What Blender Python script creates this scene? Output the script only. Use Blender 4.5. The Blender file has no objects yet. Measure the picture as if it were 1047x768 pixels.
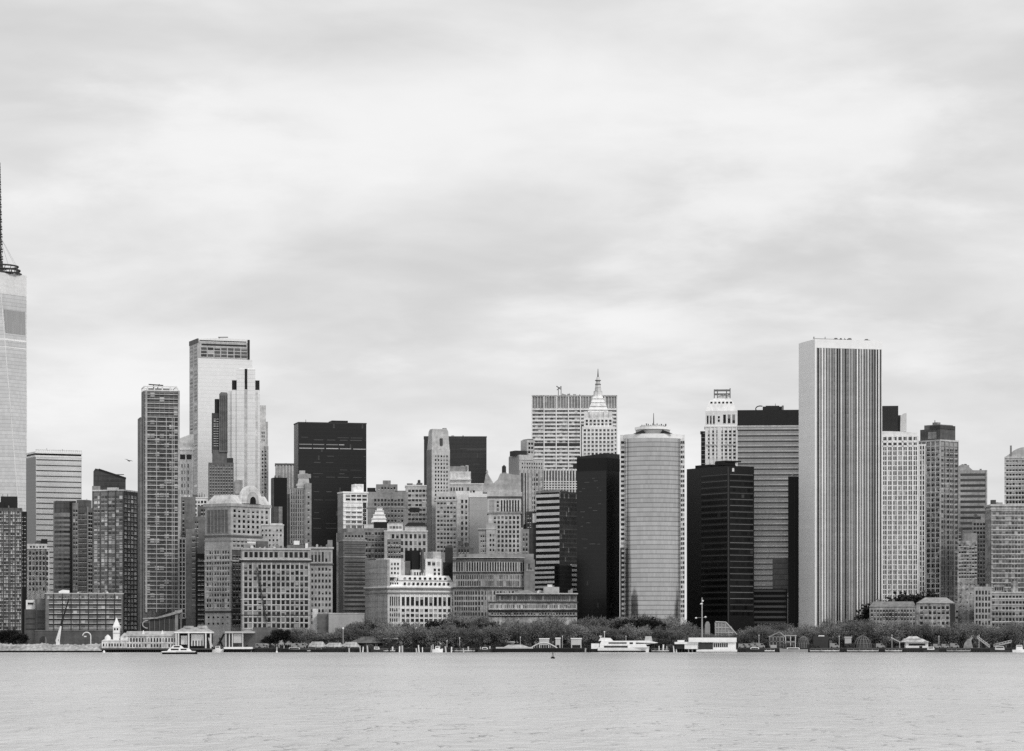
import bpy, bmesh, math, random
from math import radians, sin, cos, tan, atan, pi, sqrt
from mathutils import Vector, Matrix, noise as mnoise

random.seed(11)
scene = bpy.context.scene
COL = scene.collection

# ---------------------------------------------------------------- survey of the place
# metres; the camera stands 10 m above the harbour and looks north (+Y).
F, CX, HY, CH = 3030.0, 523.5, 653.8, 10.0
def X(px, D): return (px - CX) * D / F
def Z(py, D): return CH + (HY - py) * D / F
GROUND = 3.0

def tag(o, label=None, cat=None, group=None, kind=None):
    if label: o['label'] = label
    if cat: o['category'] = cat
    if group: o['group'] = group
    if kind: o['kind'] = kind
    return o

def empty(name, loc, rz=0.0):
    o = bpy.data.objects.new(name, None)
    o.empty_display_size = 1.0
    o.location = loc
    o.rotation_euler = (0, 0, rz)
    COL.objects.link(o)
    return o

# ---------------------------------------------------------------- mesh builder
class MB:
    def __init__(s):
        s.v, s.f, s.m = [], [], []
        s.mi = 0
    def add(s, vs, fs):
        n = len(s.v)
        s.v += [tuple(p) for p in vs]
        for f in fs:
            s.f.append([i + n for i in f]); s.m.append(s.mi)
    def box(s, x0, x1, y0, y1, z0, z1):
        if x1 < x0: x0, x1 = x1, x0
        s.add([(x0,y0,z0),(x1,y0,z0),(x1,y1,z0),(x0,y1,z0),(x0,y0,z1),(x1,y0,z1),(x1,y1,z1),(x0,y1,z1)],
              [(0,3,2,1),(4,5,6,7),(0,1,5,4),(1,2,6,5),(2,3,7,6),(3,0,4,7)])
    def prism(s, poly, z0, z1, top=None):
        """closed prism over an anticlockwise polygon; top = other polygon for a frustum"""
        n = len(poly); top = top or poly
        vs = [(p[0],p[1],z0) for p in poly] + [(p[0],p[1],z1) for p in top]
        fs = [tuple(range(n-1,-1,-1)), tuple(range(n,2*n))]
        for i in range(n):
            j = (i+1) % n
            fs.append((i, j, n+j, n+i))
        s.add(vs, fs)
    def cyl(s, cx, cy, r0, r1, z0, z1, n=16):
        a = [(cx+r0*cos(2*pi*i/n), cy+r0*sin(2*pi*i/n)) for i in range(n)]
        b = [(cx+r1*cos(2*pi*i/n), cy+r1*sin(2*pi*i/n)) for i in range(n)]
        s.prism(a, z0, z1, b)
    def frust(s, x0,x1,y0,y1,z0, X0,X1,Y0,Y1,z1):
        s.prism([(x0,y0),(x1,y0),(x1,y1),(x0,y1)], z0, z1, [(X0,Y0),(X1,Y0),(X1,Y1),(X0,Y1)])
    def profile(s, pts, y0, y1):
        """polygon in x-z (anticlockwise seen from -y) extruded in y"""
        n = len(pts)
        vs = [(p[0],y0,p[1]) for p in pts] + [(p[0],y1,p[1]) for p in pts]
        fs = [tuple(range(n)), tuple(range(2*n-1,n-1,-1))]
        for i in range(n):
            j = (i+1) % n
            fs.append((j, i, n+i, n+j))
        s.add(vs, fs)
    def tube(s, p, q, r0, r1=None, n=6):
        r1 = r0 if r1 is None else r1
        p, q = Vector(p), Vector(q); d = (q-p)
        if d.length < 1e-6: return
        d.normalize()
        u = d.orthogonal().normalized(); w = d.cross(u)
        vs = []
        for c, r in ((p,r0),(q,r1)):
            for i in range(n):
                a = 2*pi*i/n
                vs.append(c + u*(r*cos(a)) + w*(r*sin(a)))
        fs = [tuple(range(n-1,-1,-1)), tuple(range(n,2*n))]
        for i in range(n):
            j = (i+1) % n
            fs.append((i, j, n+j, n+i))
        s.add(vs, fs)
    def mesh(s, name, mats):
        me = bpy.data.meshes.new(name)
        me.from_pydata(s.v, [], s.f)
        for m in (mats if isinstance(mats, (list,tuple)) else [mats]): me.materials.append(m)
        if any(s.m): me.polygons.foreach_set('material_index', s.m)
        me.update()
        return me
    def build(s, name, mats, parent=None):
        o = bpy.data.objects.new(name, s.mesh(name, mats))
        COL.objects.link(o)
        if parent is not None: o.parent = parent
        return o

# ---------------------------------------------------------------- materials (all grey: the photograph is black and white)
_M = {}
E0 = 0.69                                   # light falling on an open, front-facing wall
def alb(t): return max(0.004, min(0.86, (t ** 2.2) / E0))
def _new(key):
    m = bpy.data.materials.new(key); m.use_nodes = True
    nt = m.node_tree; b = nt.nodes['Principled BSDF']
    return m, nt, b
def N(nt, typ, **kw):
    n = nt.nodes.new(typ)
    for k, v in kw.items():
        if k == 'inp':
            for i, val in v.items(): n.inputs[i].default_value = val
        else: setattr(n, k, v)
    return n
def L(nt, a, b): nt.links.new(a, b)
def math_(nt, op, a, b=None, c=None, clamp=False):
    n = nt.nodes.new('ShaderNodeMath'); n.operation = op; n.use_clamp = clamp
    for i, v in enumerate((a, b, c)):
        if v is None: continue
        if isinstance(v, (int, float)): n.inputs[i].default_value = v
        else: nt.links.new(v, n.inputs[i])
    return n.outputs[0]
def grey(nt, val):
    c = nt.nodes.new('ShaderNodeCombineColor')
    for i in range(3): nt.links.new(val, c.inputs[i])
    return c.outputs[0]

def wall(t, var=0.28, rough=0.85, raw=False):
    """masonry or concrete of display tone t, with stains, streaks and courses of slightly different stone"""
    key = 'masonry_%.3f_%.2f_%.2f_%d' % (t, var, rough, raw)
    if key in _M: return _M[key]
    m, nt, b = _new(key)
    tc = N(nt, 'ShaderNodeTexCoord')
    a = t if raw else alb(t)
    mp1 = N(nt, 'ShaderNodeMapping'); mp1.inputs['Scale'].default_value = (0.35, 0.35, 0.018)
    mp2 = N(nt, 'ShaderNodeMapping'); mp2.inputs['Scale'].default_value = (0.02, 0.02, 0.26)
    for mp in (mp1, mp2): L(nt, tc.outputs['Object'], mp.inputs[0])
    n1 = N(nt, 'ShaderNodeTexNoise', inp={'Scale': 1.0, 'Detail': 3.0}); L(nt, mp1.outputs[0], n1.inputs[0])
    n2 = N(nt, 'ShaderNodeTexNoise', inp={'Scale': 1.0, 'Detail': 3.0}); L(nt, mp2.outputs[0], n2.inputs[0])
    n3 = N(nt, 'ShaderNodeTexNoise', inp={'Scale': 0.06, 'Detail': 4.0}); L(nt, tc.outputs['Object'], n3.inputs[0])
    n4 = N(nt, 'ShaderNodeTexNoise', inp={'Scale': 0.42, 'Detail': 2.0}); L(nt, tc.outputs['Object'], n4.inputs[0])
    s = math_(nt, 'ADD', n1.outputs[0], n2.outputs[0]); s = math_(nt, 'ADD', s, n3.outputs[0]); s = math_(nt, 'ADD', s, n4.outputs[0])
    s = math_(nt, 'SUBTRACT', s, 2.0)
    s = math_(nt, 'MULTIPLY_ADD', s, var * 2.6, 1.0)
    s = math_(nt, 'MULTIPLY', s, a); s = math_(nt, 'MAXIMUM', s, 0.003); s = math_(nt, 'MINIMUM', s, 0.9)
    L(nt, grey(nt, s), b.inputs['Base Color'])
    b.inputs['Roughness'].default_value = rough
    b.inputs['Specular IOR Level'].default_value = 0.3
    _M[key] = m
    return m

def paint(t, rough=0.6, raw=False): return wall(t, 0.12, rough, raw)

def glass(lo, hi, pbright=0.12, bright=0.45, rough=0.12, spec=0.5):
    """window glass: each window is a little different, some have pale blinds behind them"""
    key = 'window_glass_%.3f_%.3f_%.2f_%.2f_%.2f' % (lo, hi, pbright, bright, spec)
    if key in _M: return _M[key]
    m, nt, b = _new(key)
    oi = N(nt, 'ShaderNodeObjectInfo'); ge = N(nt, 'ShaderNodeNewGeometry')
    r = math_(nt, 'ADD', oi.outputs['Random'], ge.outputs['Random Per Island']); r = math_(nt, 'FRACT', r)
    r2 = math_(nt, 'FRACT', math_(nt, 'MULTIPLY', r, 7.31))
    dark = math_(nt, 'MULTIPLY_ADD', r2, hi - lo, lo)
    isb = math_(nt, 'LESS_THAN', r, pbright)
    lit = math_(nt, 'MULTIPLY_ADD', r2, bright * 0.6, bright * 0.55)
    v = math_(nt, 'ADD', math_(nt, 'MULTIPLY', dark, math_(nt, 'SUBTRACT', 1.0, isb)), math_(nt, 'MULTIPLY', lit, isb))
    L(nt, grey(nt, v), b.inputs['Base Color'])
    b.inputs['Roughness'].default_value = rough; b.inputs['Specular IOR Level'].default_value = spec
    _M[key] = m
    return m

def curtain(t, cw=1.6, ch=3.9, line=0.35, lw=0.14, var=0.25, metal=0.6, rough=0.16, vline=0.85, vw=0.08, odd=0.0, oddv=0.5):
    """curtain wall: panes in a grid of floors and mullions, each pane tilted and tinted a little differently"""
    key = 'curtain_wall_%s' % '_'.join('%.2f' % q for q in (t,cw,ch,line,lw,var,metal,rough,vline,vw,odd,oddv))
    if key in _M: return _M[key]
    m, nt, b = _new(key)
    tc = N(nt, 'ShaderNodeTexCoord'); sp = N(nt, 'ShaderNodeSeparateXYZ'); L(nt, tc.outputs['Object'], sp.inputs[0])
    u = math_(nt, 'ADD', sp.outputs[0], sp.outputs[1])
    uu = math_(nt, 'DIVIDE', u, cw); zz = math_(nt, 'DIVIDE', sp.outputs[2], ch)
    fu = math_(nt, 'FRACT', uu); fz = math_(nt, 'FRACT', zz)
    cu = math_(nt, 'FLOOR', uu); cz = math_(nt, 'FLOOR', zz)
    cv = N(nt, 'ShaderNodeCombineXYZ'); L(nt, cu, cv.inputs[0]); L(nt, cz, cv.inputs[1])
    wn = N(nt, 'ShaderNodeTexWhiteNoise', noise_dimensions='3D'); L(nt, cv.outputs[0], wn.inputs[0])
    cf = N(nt, 'ShaderNodeCombineXYZ'); L(nt, cz, cf.inputs[0])
    wf = N(nt, 'ShaderNodeTexWhiteNoise', noise_dimensions='3D'); L(nt, cf.outputs[0], wf.inputs[0])
    ns = N(nt, 'ShaderNodeTexNoise', inp={'Scale': 0.03, 'Detail': 3.0}); L(nt, tc.outputs['Object'], ns.inputs[0])
    r = math_(nt, 'ADD', wn.outputs[0], math_(nt, 'MULTIPLY', wf.outputs[0], 0.8))
    r = math_(nt, 'ADD', r, math_(nt, 'MULTIPLY', ns.outputs[0], 1.4))
    r = math_(nt, 'MULTIPLY_ADD', math_(nt, 'SUBTRACT', r, 1.6), var, 1.0)
    a = alb(t) if metal < 0.05 else min(0.9, t ** 2.2 / 0.72)
    base = math_(nt, 'MULTIPLY', r, a)
    if odd > 0:
        io = math_(nt, 'LESS_THAN', wn.outputs[0], odd)
        base = math_(nt, 'ADD', math_(nt, 'MULTIPLY', base, math_(nt, 'SUBTRACT', 1.0, io)), math_(nt, 'MULTIPLY', io, oddv))
    hl = math_(nt, 'LESS_THAN', fz, lw); vl = math_(nt, 'LESS_THAN', fu, vw)
    base = math_(nt, 'MULTIPLY', base, math_(nt, 'MULTIPLY_ADD', hl, line - 1.0, 1.0))
    base = math_(nt, 'MULTIPLY', base, math_(nt, 'MULTIPLY_ADD', vl, vline - 1.0, 1.0))
    base = math_(nt, 'MINIMUM', base, 0.92)
    L(nt, grey(nt, base), b.inputs['Base Color'])
    b.inputs['Metallic'].default_value = metal
    b.inputs['Roughness'].default_value = rough
    _M[key] = m
    return m

BLIND = lambda: glass(0.08, 0.36, 0.0, 0.0, 0.7)
SILL = lambda: wall(0.8)
BLACK = lambda: paint(0.13)
MAST = lambda: paint(0.22)

# ---------------------------------------------------------------- buildings
class Bld:
    """a building: Empty at the near corner of its footprint; local x runs along the front, local y back, z up from the ground"""
    def __init__(s, name, label, cat, xl, xc, xr, D, th=0.0, depth=38.0, group=None):
        kc, kr, kl = (xc-CX)/F, (xr-CX)/F, (xl-CX)/F
        s.D = D
        s.t = radians(th) - atan(kc)
        s.cx, s.cy = kc*D, D
        s.w = (kr*s.cy - s.cx) / (cos(s.t) - kr*sin(s.t))
        s.d = depth if xl >= xc else (s.cx - kl*s.cy) / (sin(s.t) + kl*cos(s.t))
        s.root = empty(name, (s.cx, s.cy, GROUND), s.t)
        tag(s.root, label, cat, group)
        s.parts = {}
        s.wins = []
        s.top = None
    def x(s, px):
        k = (px-CX)/F
        return (k*s.cy - s.cx) / (cos(s.t) - k*sin(s.t))
    def y(s, px):
        k = (px-CX)/F
        return (s.cx - k*s.cy) / (sin(s.t) + k*cos(s.t))
    def z(s, py): return Z(py, s.D) - GROUND
    def mb(s, name, mat):
        k = (name, mat.name)
        if k not in s.parts: s.parts[k] = (MB(), mat)
        return s.parts[k][0]
    def blk(s, pl, pr, yt, yb, mat, y0=0.0, y1=None, name='wall'):
        s.mb(name, mat).box(s.x(pl), s.x(pr), y0, s.d if y1 is None else y1, s.z(yb) if yb is not None else -2.0, s.z(yt))
    def full(s, yt, mat, name='wall', yb=None):
        s.top = yt
        s.mb(name, mat).box(0, s.w, 0, s.d, s.z(yb) if yb is not None else -2.0, s.z(yt))
    def band(s, yt, yb, mat, proj=0.6, name='cornice', pl=None, pr=None, left=True):
        x0 = 0 if pl is None else s.x(pl); x1 = s.w if pr is None else s.x(pr)
        s.mb(name, mat).box(x0 - (proj if left else 0), x1 + proj, -proj, s.d + proj, s.z(yb), s.z(yt))
    def piers(s, pl, pr, yt, yb, n, wd, mat, proj=0.4, face='F', off=0.0, name='wall'):
        m = s.mb(name, mat)
        a0, a1 = (s.x(pl), s.x(pr)) if face == 'F' else ((0, s.d) if pl is None else (s.y(pr), s.y(pl)))
        for i in range(n + 1):
            a = a0 + (a1 - a0) * i / n
            if face == 'F': m.box(a - wd/2, a + wd/2, off - proj, off + 0.2, s.z(yb), s.z(yt))
            else: m.box(off - proj, off + 0.2, a - wd/2, a + wd/2, s.z(yb), s.z(yt))
    def floors(s, pl, pr, yt, yb, n, h, mat, proj=0.35, face='F', off=0.0, name='wall'):
        m = s.mb(name, mat)
        a0, a1 = (s.x(pl), s.x(pr)) if face == 'F' else ((0, s.d) if pl is None else (s.y(pr), s.y(pl)))
        z0, z1 = s.z(yb), s.z(yt)
        for i in range(n + 1):
            c = z0 + (z1 - z0) * i / n
            if face == 'F': m.box(a0, a1, off - proj, off + 0.2, c - h/2, c + h/2)
            else: m.box(off - proj, off + 0.2, a0, a1, c - h/2, c + h/2)
    def win(s, pl, pr, yt, yb, nx, nz, fw, fh, mat, off=0.0, face='F', name='window', skip=0.0):
        """nx by nz windows filling the cell grid; fw, fh = share of the cell that is glass"""
        a0, a1 = (s.x(pl), s.x(pr)) if face == 'F' else ((0.0, s.d) if pl is None else (s.y(pr), s.y(pl)))
        z0, z1 = s.z(yb), s.z(yt)
        cw, chh = (a1-a0)/nx, (z1-z0)/nz
        if fw < .8: fw = min(.82, fw*1.14)
        if fh < .8: fh = min(.82, fh*1.14)
        for k in range(nz-1, -1, -1):
            for i in range(nx):
                if skip and random.random() < skip: continue
                s.wins.append((name, face, off, a0 + cw*(i+.5), z0 + chh*(k+.5), cw*fw, chh*fh, mat))
    def done(s, cap=100):
        if s.top and s.d > 8 and s.w > 6:
            pl = [q for q in range(0, 1080) if 1 < s.x(q) < s.w-4] if s.w < 400 else []
            if pl: s.clutter(pl[0], pl[-1], s.top, random.randint(4, 7), 2.4, random.uniform(.25,.6), 1.5)
        for (name, _), (m, mat) in s.parts.items():
            if m.f: m.build(name, mat, s.root)
        count, meshes, rest = {}, {}, {}
        for w in s.wins:
            name, face, off, a, z, ww, wh, mat = w
            c = count.get(name, 0)
            if c < cap:
                count[name] = c + 1
                bl = random.choice((.3,.45,.65)) if (name == 'window' and wh > 1.1 and random.random() < .2) else 0
                k = (name, face, round(ww, 3), round(wh, 3), mat.name, bl)
                if k not in meshes:
                    m = MB()
                    if face == 'F': m.box(-ww/2, ww/2, -0.06, 0.05, -wh/2, wh/2)
                    else: m.box(-0.06, 0.05, -ww/2, ww/2, -wh/2, wh/2)
                    if bl:
                        m.mi = 1; zb_ = wh/2 - wh*bl
                        if face == 'F': m.box(-ww*.48, ww*.48, -0.09, 0, zb_, wh*.49)
                        else: m.box(-0.09, 0, -ww*.48, ww*.48, zb_, wh*.49)
                    sl = name == 'window' and wh > 1.1 and ww > 0.8
                    if sl:
                        m.mi = 2
                        if face == 'F': m.box(-ww*.56, ww*.56, -0.22, 0.03, -wh/2-.34, -wh/2)
                        else: m.box(-0.22, 0.03, -ww*.56, ww*.56, -wh/2-.34, -wh/2)
                    meshes[k] = m.mesh(name, [mat, BLIND(), SILL()] if (bl or sl) else mat)
                o = bpy.data.objects.new(name, meshes[k])
                o.parent = s.root
                o.location = (a, off, z) if face == 'F' else (off, a, z)
                COL.objects.link(o)
            else:
                k = (name, mat.name)
                if k not in rest: rest[k] = (MB(), mat)
                m = rest[k][0]; bl = random.choice((.3,.45,.65)) if (name == 'window' and wh > 1.1 and random.random() < .2) else 0
                if face == 'F': m.box(a-ww/2, a+ww/2, off-0.06, off+0.05, z-wh/2, z+wh/2)
                else: m.box(off-0.06, off+0.05, a-ww/2, a+ww/2, z-wh/2, z+wh/2)
                if bl:
                    m.mi = 1; zb_ = z + wh/2 - wh*bl
                    if face == 'F': m.box(a-ww*.48, a+ww*.48, off-0.09, off, zb_, z+wh*.49)
                    else: m.box(off-0.09, off, a-ww*.48, a+ww*.48, zb_, z+wh*.49)
                    m.mi = 0
                if name == 'window' and wh > 1.1 and ww > 0.8:
                    m.mi = 2
                    if face == 'F': m.box(a-ww*.56, a+ww*.56, off-0.22, off+0.03, z-wh/2-.34, z-wh/2)
                    else: m.box(off-0.22, off+0.03, a-ww*.56, a+ww*.56, z-wh/2-.34, z-wh/2)
                    m.mi = 0
        for (name, _), (m, mat) in rest.items():
            o = m.build(name, [mat, BLIND(), SILL()], s.root); o['kind'] = 'stuff'
        return s
    # roof furniture -------------------------------------------------
    def unit(s, pl, pr, yt, yb, mat, y0=6, y1=None, name='penthouse'):
        s.blk(pl, pr, yt, yb, mat, y0, y1 if y1 else min(s.d-2, y0+14), name)
    def mast(s, px, yt, yb, r=0.35, y=8, name='antenna', mat=None):
        m = MB(); m.tube((s.x(px), y, s.z(yb)), (s.x(px), y, s.z(yt)), r, r*0.5)
        m.build(name, mat or MAST(), s.root)
    def tank(s, px, yt, yb, wpx, mat, y=8):
        x = s.x(px); r = wpx*s.D/F/2; z0, z1 = s.z(yb), s.z(yt)
        m = MB(); h = z1-z0
        m.cyl(x, y, r, r*0.96, z0+h*0.18, z0+h*0.78, 12); m.cyl(x, y, r*1.08, 0.1, z0+h*0.78, z1, 12)
        for a in (0.8, 2.4, 3.9, 5.5): m.tube((x+r*.8*cos(a), y+r*.8*sin(a), z0-0.3), (x+r*.8*cos(a), y+r*.8*sin(a), z0+h*.2), 0.25)
        m.build('water_tank', mat, s.root)
    def clutter(s, pl, pr, yb, n, hpx=3.0, t=0.35, y0=4):
        """small machines on a roof, one part each"""
        for i in range(n):
            w = random.uniform(1.0, 3.2); px = random.uniform(pl, max(pl+.1, pr-w)); h = random.uniform(0.4, 1.0)*hpx
            yy = y0 + random.uniform(0, max(1, s.d-y0-8))
            m = MB(); x0, x1 = s.x(px), s.x(px+w)
            z0 = s.z(yb) - 0.1; z1 = s.z(yb-h)
            m.box(x0, x1, yy, yy+random.uniform(2, 5), z0, z1)
            m.box(x0+0.3, x1-0.3, yy+0.3, yy+1.6, z1, z1+0.5)
            m.build('roof_machine', paint(t*random.uniform(0.6, 1.4)), s.root)
# ---------------------------------------------------------------- camera
cam = bpy.data.cameras.new('camera'); cam.sensor_width = 36.0
cam.lens = F * 36.0 / 1047.0
cam.shift_y = (HY - 384.0) / 1047.0
cam.clip_start = 1.0; cam.clip_end = 60000.0
co = bpy.data.objects.new('camera', cam); co.location = (0, 0, CH); co.rotation_euler = (radians(90), 0, 0)
COL.objects.link(co); scene.camera = co

# ---------------------------------------------------------------- daylight: overcast, brighter to the south-east behind the camera
SUN_EL, SUN_AZ = radians(42), radians(138)          # azimuth clockwise from +Y
sd = bpy.data.lights.new('sun', 'SUN'); sd.energy = 1.5; sd.angle = radians(14); sd.color = (1.0, 0.985, 0.965)
so = bpy.data.objects.new('sun', sd)
sv = Vector((sin(SUN_AZ)*cos(SUN_EL), cos(SUN_AZ)*cos(SUN_EL), sin(SUN_EL)))
so.rotation_euler = (-sv).to_track_quat('-Z', 'Y').to_euler(); so.location = (0, -200, 400)
COL.objects.link(so)

w = bpy.data.worlds.new('World'); scene.world = w; w.use_nodes = True
nt = w.node_tree; bg = nt.nodes['Background']; bg.inputs['Strength'].default_value = 0.10
sky = N(nt, 'ShaderNodeTexSky', sky_type='NISHITA', sun_disc=False)
sky.sun_elevation = SUN_EL; sky.sun_rotation = SUN_AZ
bw = N(nt, 'ShaderNodeRGBToBW'); L(nt, sky.outputs[0], bw.inputs[0])
tc = N(nt, 'ShaderNodeTexCoord'); sp = N(nt, 'ShaderNodeSeparateXYZ'); L(nt, tc.outputs['Generated'], sp.inputs[0])
zz = math_(nt, 'ADD', math_(nt, 'MAXIMUM', sp.outputs[2], 0.0), 0.20)
cu = math_(nt, 'DIVIDE', sp.outputs[0], zz); cvv = math_(nt, 'DIVIDE', sp.outputs[1], zz)
cb = N(nt, 'ShaderNodeCombineXYZ'); L(nt, cu, cb.inputs[0]); L(nt, cvv, cb.inputs[1])
def cl(scale, detail, rough, off, dist=0.0):
    mp = N(nt, 'ShaderNodeMapping'); mp.inputs['Location'].default_value = off; L(nt, cb.outputs[0], mp.inputs[0])
    n = N(nt, 'ShaderNodeTexNoise', inp={'Scale': scale, 'Detail': detail, 'Roughness': rough, 'Distortion': dist}); L(nt, mp.outputs[0], n.inputs[0])
    return n.outputs[0]
OX, OY = 7.7, 21.5
big = cl(1.0, 2.0, 0.45, (3.1+OX, 0.4+OY, 0.0), 0.25)
mid = cl(2.9, 5.0, 0.50, (0.2+OX, 7.3+OY, 2.0), 0.25)
fine = cl(6.0, 4.0, 0.55, (5.2, 1.3, 4.0), 0.4)
v = math_(nt, 'ADD', math_(nt, 'MULTIPLY', big, 1.0), math_(nt, 'MULTIPLY', mid, 1.15))
v = math_(nt, 'ADD', v, math_(nt, 'MULTIPLY', fine, 0.42))
pf = N(nt, 'ShaderNodeMapRange', interpolation_type='SMOOTHSTEP'); L(nt, cl(2.2, 7.0, 0.58, (7.7+OX, 2.2+OY, 9.0), 0.15), pf.inputs[0]); pf.inputs[1].default_value = 0.50; pf.inputs[2].default_value = 0.68; pf.inputs[3].default_value = 0.0; pf.inputs[4].default_value = 0.24
v = math_(nt, 'ADD', v, pf.outputs[0])
v = math_(nt, 'SUBTRACT', v, 1.33)
fade = math_(nt, 'MULTIPLY_ADD', math_(nt, 'MULTIPLY', sp.outputs[2], 9.0, None, True), 0.6, 0.4)
v = math_(nt, 'MULTIPLY', v, fade)
r = N(nt, 'ShaderNodeMapRange', interpolation_type='SMOOTHSTEP'); L(nt, v, r.inputs[0])
r.inputs[1].default_value = -0.34; r.inputs[2].default_value = 0.36
r.inputs[3].default_value = 6.6; r.inputs[4].default_value = 9.2
hz = math_(nt, 'MULTIPLY', math_(nt, 'SUBTRACT', 1.0, math_(nt, 'MULTIPLY', math_(nt, 'MAXIMUM', sp.outputs[2], 0.0), 9.0), None, True), 0.35)
hz = math_(nt, 'MAXIMUM', hz, 0.0)
cloud = math_(nt, 'ADD', r.outputs[0], hz)
mixn = math_(nt, 'ADD', math_(nt, 'MULTIPLY', cloud, 0.96), math_(nt, 'MULTIPLY', bw.outputs[0], 0.04))
L(nt, grey(nt, mixn), bg.inputs['Color'])

vs = scene.view_settings
vs.view_transform = 'Standard'; vs.look = 'None'; vs.exposure = 0.0; vs.gamma = 1.0; vs.use_curve_mapping = False
scene.cycles.max_bounces = 6; scene.cycles.diffuse_bounces = 3; scene.cycles.glossy_bounces = 3
scene.cycles.use_denoising = False
scene.cycles.sample_clamp_indirect = 4.0

# ---------------------------------------------------------------- water, land, seawall
m, nt, b = _new('harbour_water')
tc = N(nt, 'ShaderNodeTexCoord')
def wv(sx, sy, det, rot=0.0):
    mp = N(nt, 'ShaderNodeMapping'); mp.inputs['Scale'].default_value = (sx, sy, 1); mp.inputs['Rotation'].default_value = (0, 0, rot)
    L(nt, tc.outputs['Object'], mp.inputs[0])
    n = N(nt, 'ShaderNodeTexNoise', inp={'Scale': 1.0, 'Detail': det, 'Roughness': 0.55}); L(nt, mp.outputs[0], n.inputs[0])
    return n.outputs[0]
a1 = wv(0.45, 0.16, 4.0, 0.2); a2 = wv(0.10, 0.03, 3.0, -0.15); a3 = wv(0.012, 0.004, 2.0)
a4 = wv(0.30, 0.10, 2.0, 0.05); a5 = wv(0.03, 0.012, 2.0, 0.3)
crest = math_(nt, 'MULTIPLY', math_(nt, 'MAXIMUM', math_(nt, 'SUBTRACT', math_(nt, 'ADD', a4, math_(nt, 'MULTIPLY', a5, 0.35)), 0.77), 0.0), 11.0)
hgt = math_(nt, 'ADD', math_(nt, 'MULTIPLY', a1, 0.8), math_(nt, 'MULTIPLY', a2, 1.6))
hgt = math_(nt, 'ADD', hgt, crest)
bp = N(nt, 'ShaderNodeBump'); bp.inputs['Strength'].default_value = 0.75; bp.inputs['Distance'].default_value = 1.0
L(nt, hgt, bp.inputs['Height']); L(nt, bp.outputs[0], b.inputs['Normal'])
# silty water: pale scattering body, gust-patch sheen painted into its colour
pv = math_(nt, 'MULTIPLY_ADD', math_(nt, 'SUBTRACT', a3, 0.5), 0.26, 0.56)
L(nt, grey(nt, pv), b.inputs['Base Color'])
b.inputs['Roughness'].default_value = 0.22; b.inputs['IOR'].default_value = 1.33
WATER = m
mb = MB(); mb.add([(-14000,-9000,0),(14000,-9000,0),(14000,9000,0),(-14000,9000,0)], [(0,1,2,3)])
tag(mb.build('water', WATER), kind='structure')

mb = MB(); mb.prism([(-6000,2302),(6000,2302),(6000,8500),(-6000,8500)], -3.0, GROUND)
tag(mb.build('ground', wall(0.10, 0.4, 0.95, True)), kind='structure')
# seawall: dark wet stone with a coping
mb = MB(); mb.box(-3000, 3000, 2300.0, 2302.0, -3.0, GROUND+0.05)
random.seed(5)
for i in range(420):
    x = -420 + i*2.0 + random.uniform(-.4,.4)
    mb.box(x, x+random.uniform(.8,1.7), 2299.4+random.uniform(0,.4), 2300.2, -1.0, random.uniform(0.6, 2.7))
tag(mb.build('seawall', wall(0.018, 0.5, 0.7, True)), kind='structure')
mb = MB(); mb.box(-3000, 3000, 2299.9, 2301.6, GROUND+0.06, GROUND+0.42)
tag(mb.build('seawall_coping', wall(0.09, 0.4, 0.8, True)), kind='structure')
# paved promenade behind the seawall
mb = MB(); mb.box(-3000, 3000, 2302.2, 2326.0, GROUND-0.2, GROUND+0.06)
tag(mb.build('promenade', wall(0.22, 0.3, 0.9, True)), kind='structure')
mb = MB(); mb.box(-3000, 3000, 2326.2, 2452.0, GROUND-0.2, GROUND+0.03)
tag(mb.build('park_lawn', wall(0.06, 0.4, 0.95, True)), kind='structure')
mb = MB(); mb.box(-3000, 3000, 2452.2, 2466.0, GROUND-0.2, GROUND+0.05)
tag(mb.build('street', wall(0.05, 0.3, 0.9, True)), kind='structure')
GD = glass(0.004, 0.03, 0.08, 0.35, 0.12, 0.28)          # dark windows
GM = glass(0.005, 0.06, 0.18, 0.5, 0.12, 0.3)            # mixed windows, some blinds
GL = glass(0.06, 0.22, 0.25, 0.6)            # many blinds
GB = glass(0.004, 0.02, 0.03, 0.25)          # nearly black
GW = glass(0.05, 0.16, 0.45, 0.75)           # many pale blinds
random.seed(21)

# ---- tapering glass tower cut by the left edge of the photo -----------------
B = Bld('glass_skyscraper', 'tallest tower, tapering pale glass with chamfered corners and dark spire at left edge', 'skyscraper', -30, -1, 27, 3280, 0)
B.root.location = (X(-0.9, 3311), 3311, GROUND); B.root.rotation_euler[2] = -atan((-1-CX)/F)
h0, h1, a = 40.0, Z(278, 3280)-GROUND, 30.2
sq = [(-a,-a),(a,-a),(a,a),(-a,a)]; tp = [(0,-a),(a,0),(0,a),(-a,0)]
cm = curtain(0.72, 3.0, 4.1, 0.74, 0.14, 0.12, 0.75, 0.16, 0.96, 0.06)
m = MB(); m.prism(sq, -2, h0)
vs = [(p[0],p[1],h0) for p in sq] + [(p[0],p[1],h1) for p in tp]
m.add(vs, [(0,1,4),(1,5,4),(1,2,5),(2,6,5),(2,3,6),(3,7,6),(3,0,7),(0,4,7),(4,5,6,7)])
m.build('curtain_wall', cm, B.root)
def facet(name, t0, t1, mat, off=0.25):
    """a belt lying on the facets between two height fractions"""
    m = MB()
    def ring(t, o):
        pts = []
        for i in range(4):
            A = Vector(sq[i]); T0 = Vector(tp[(i+3)%4]) ; T1 = Vector(tp[i])
            pts.append(A.lerp(T0, t)*(1+o/a)); pts.append(A.lerp(T1, t)*(1+o/a))
        return [(p[0],p[1]) for p in pts]
    m.prism(ring(t0, off), h0+(h1-h0)*t0, h0+(h1-h0)*t1, ring(t1, off))
    m.build(name, mat, B.root)
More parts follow.
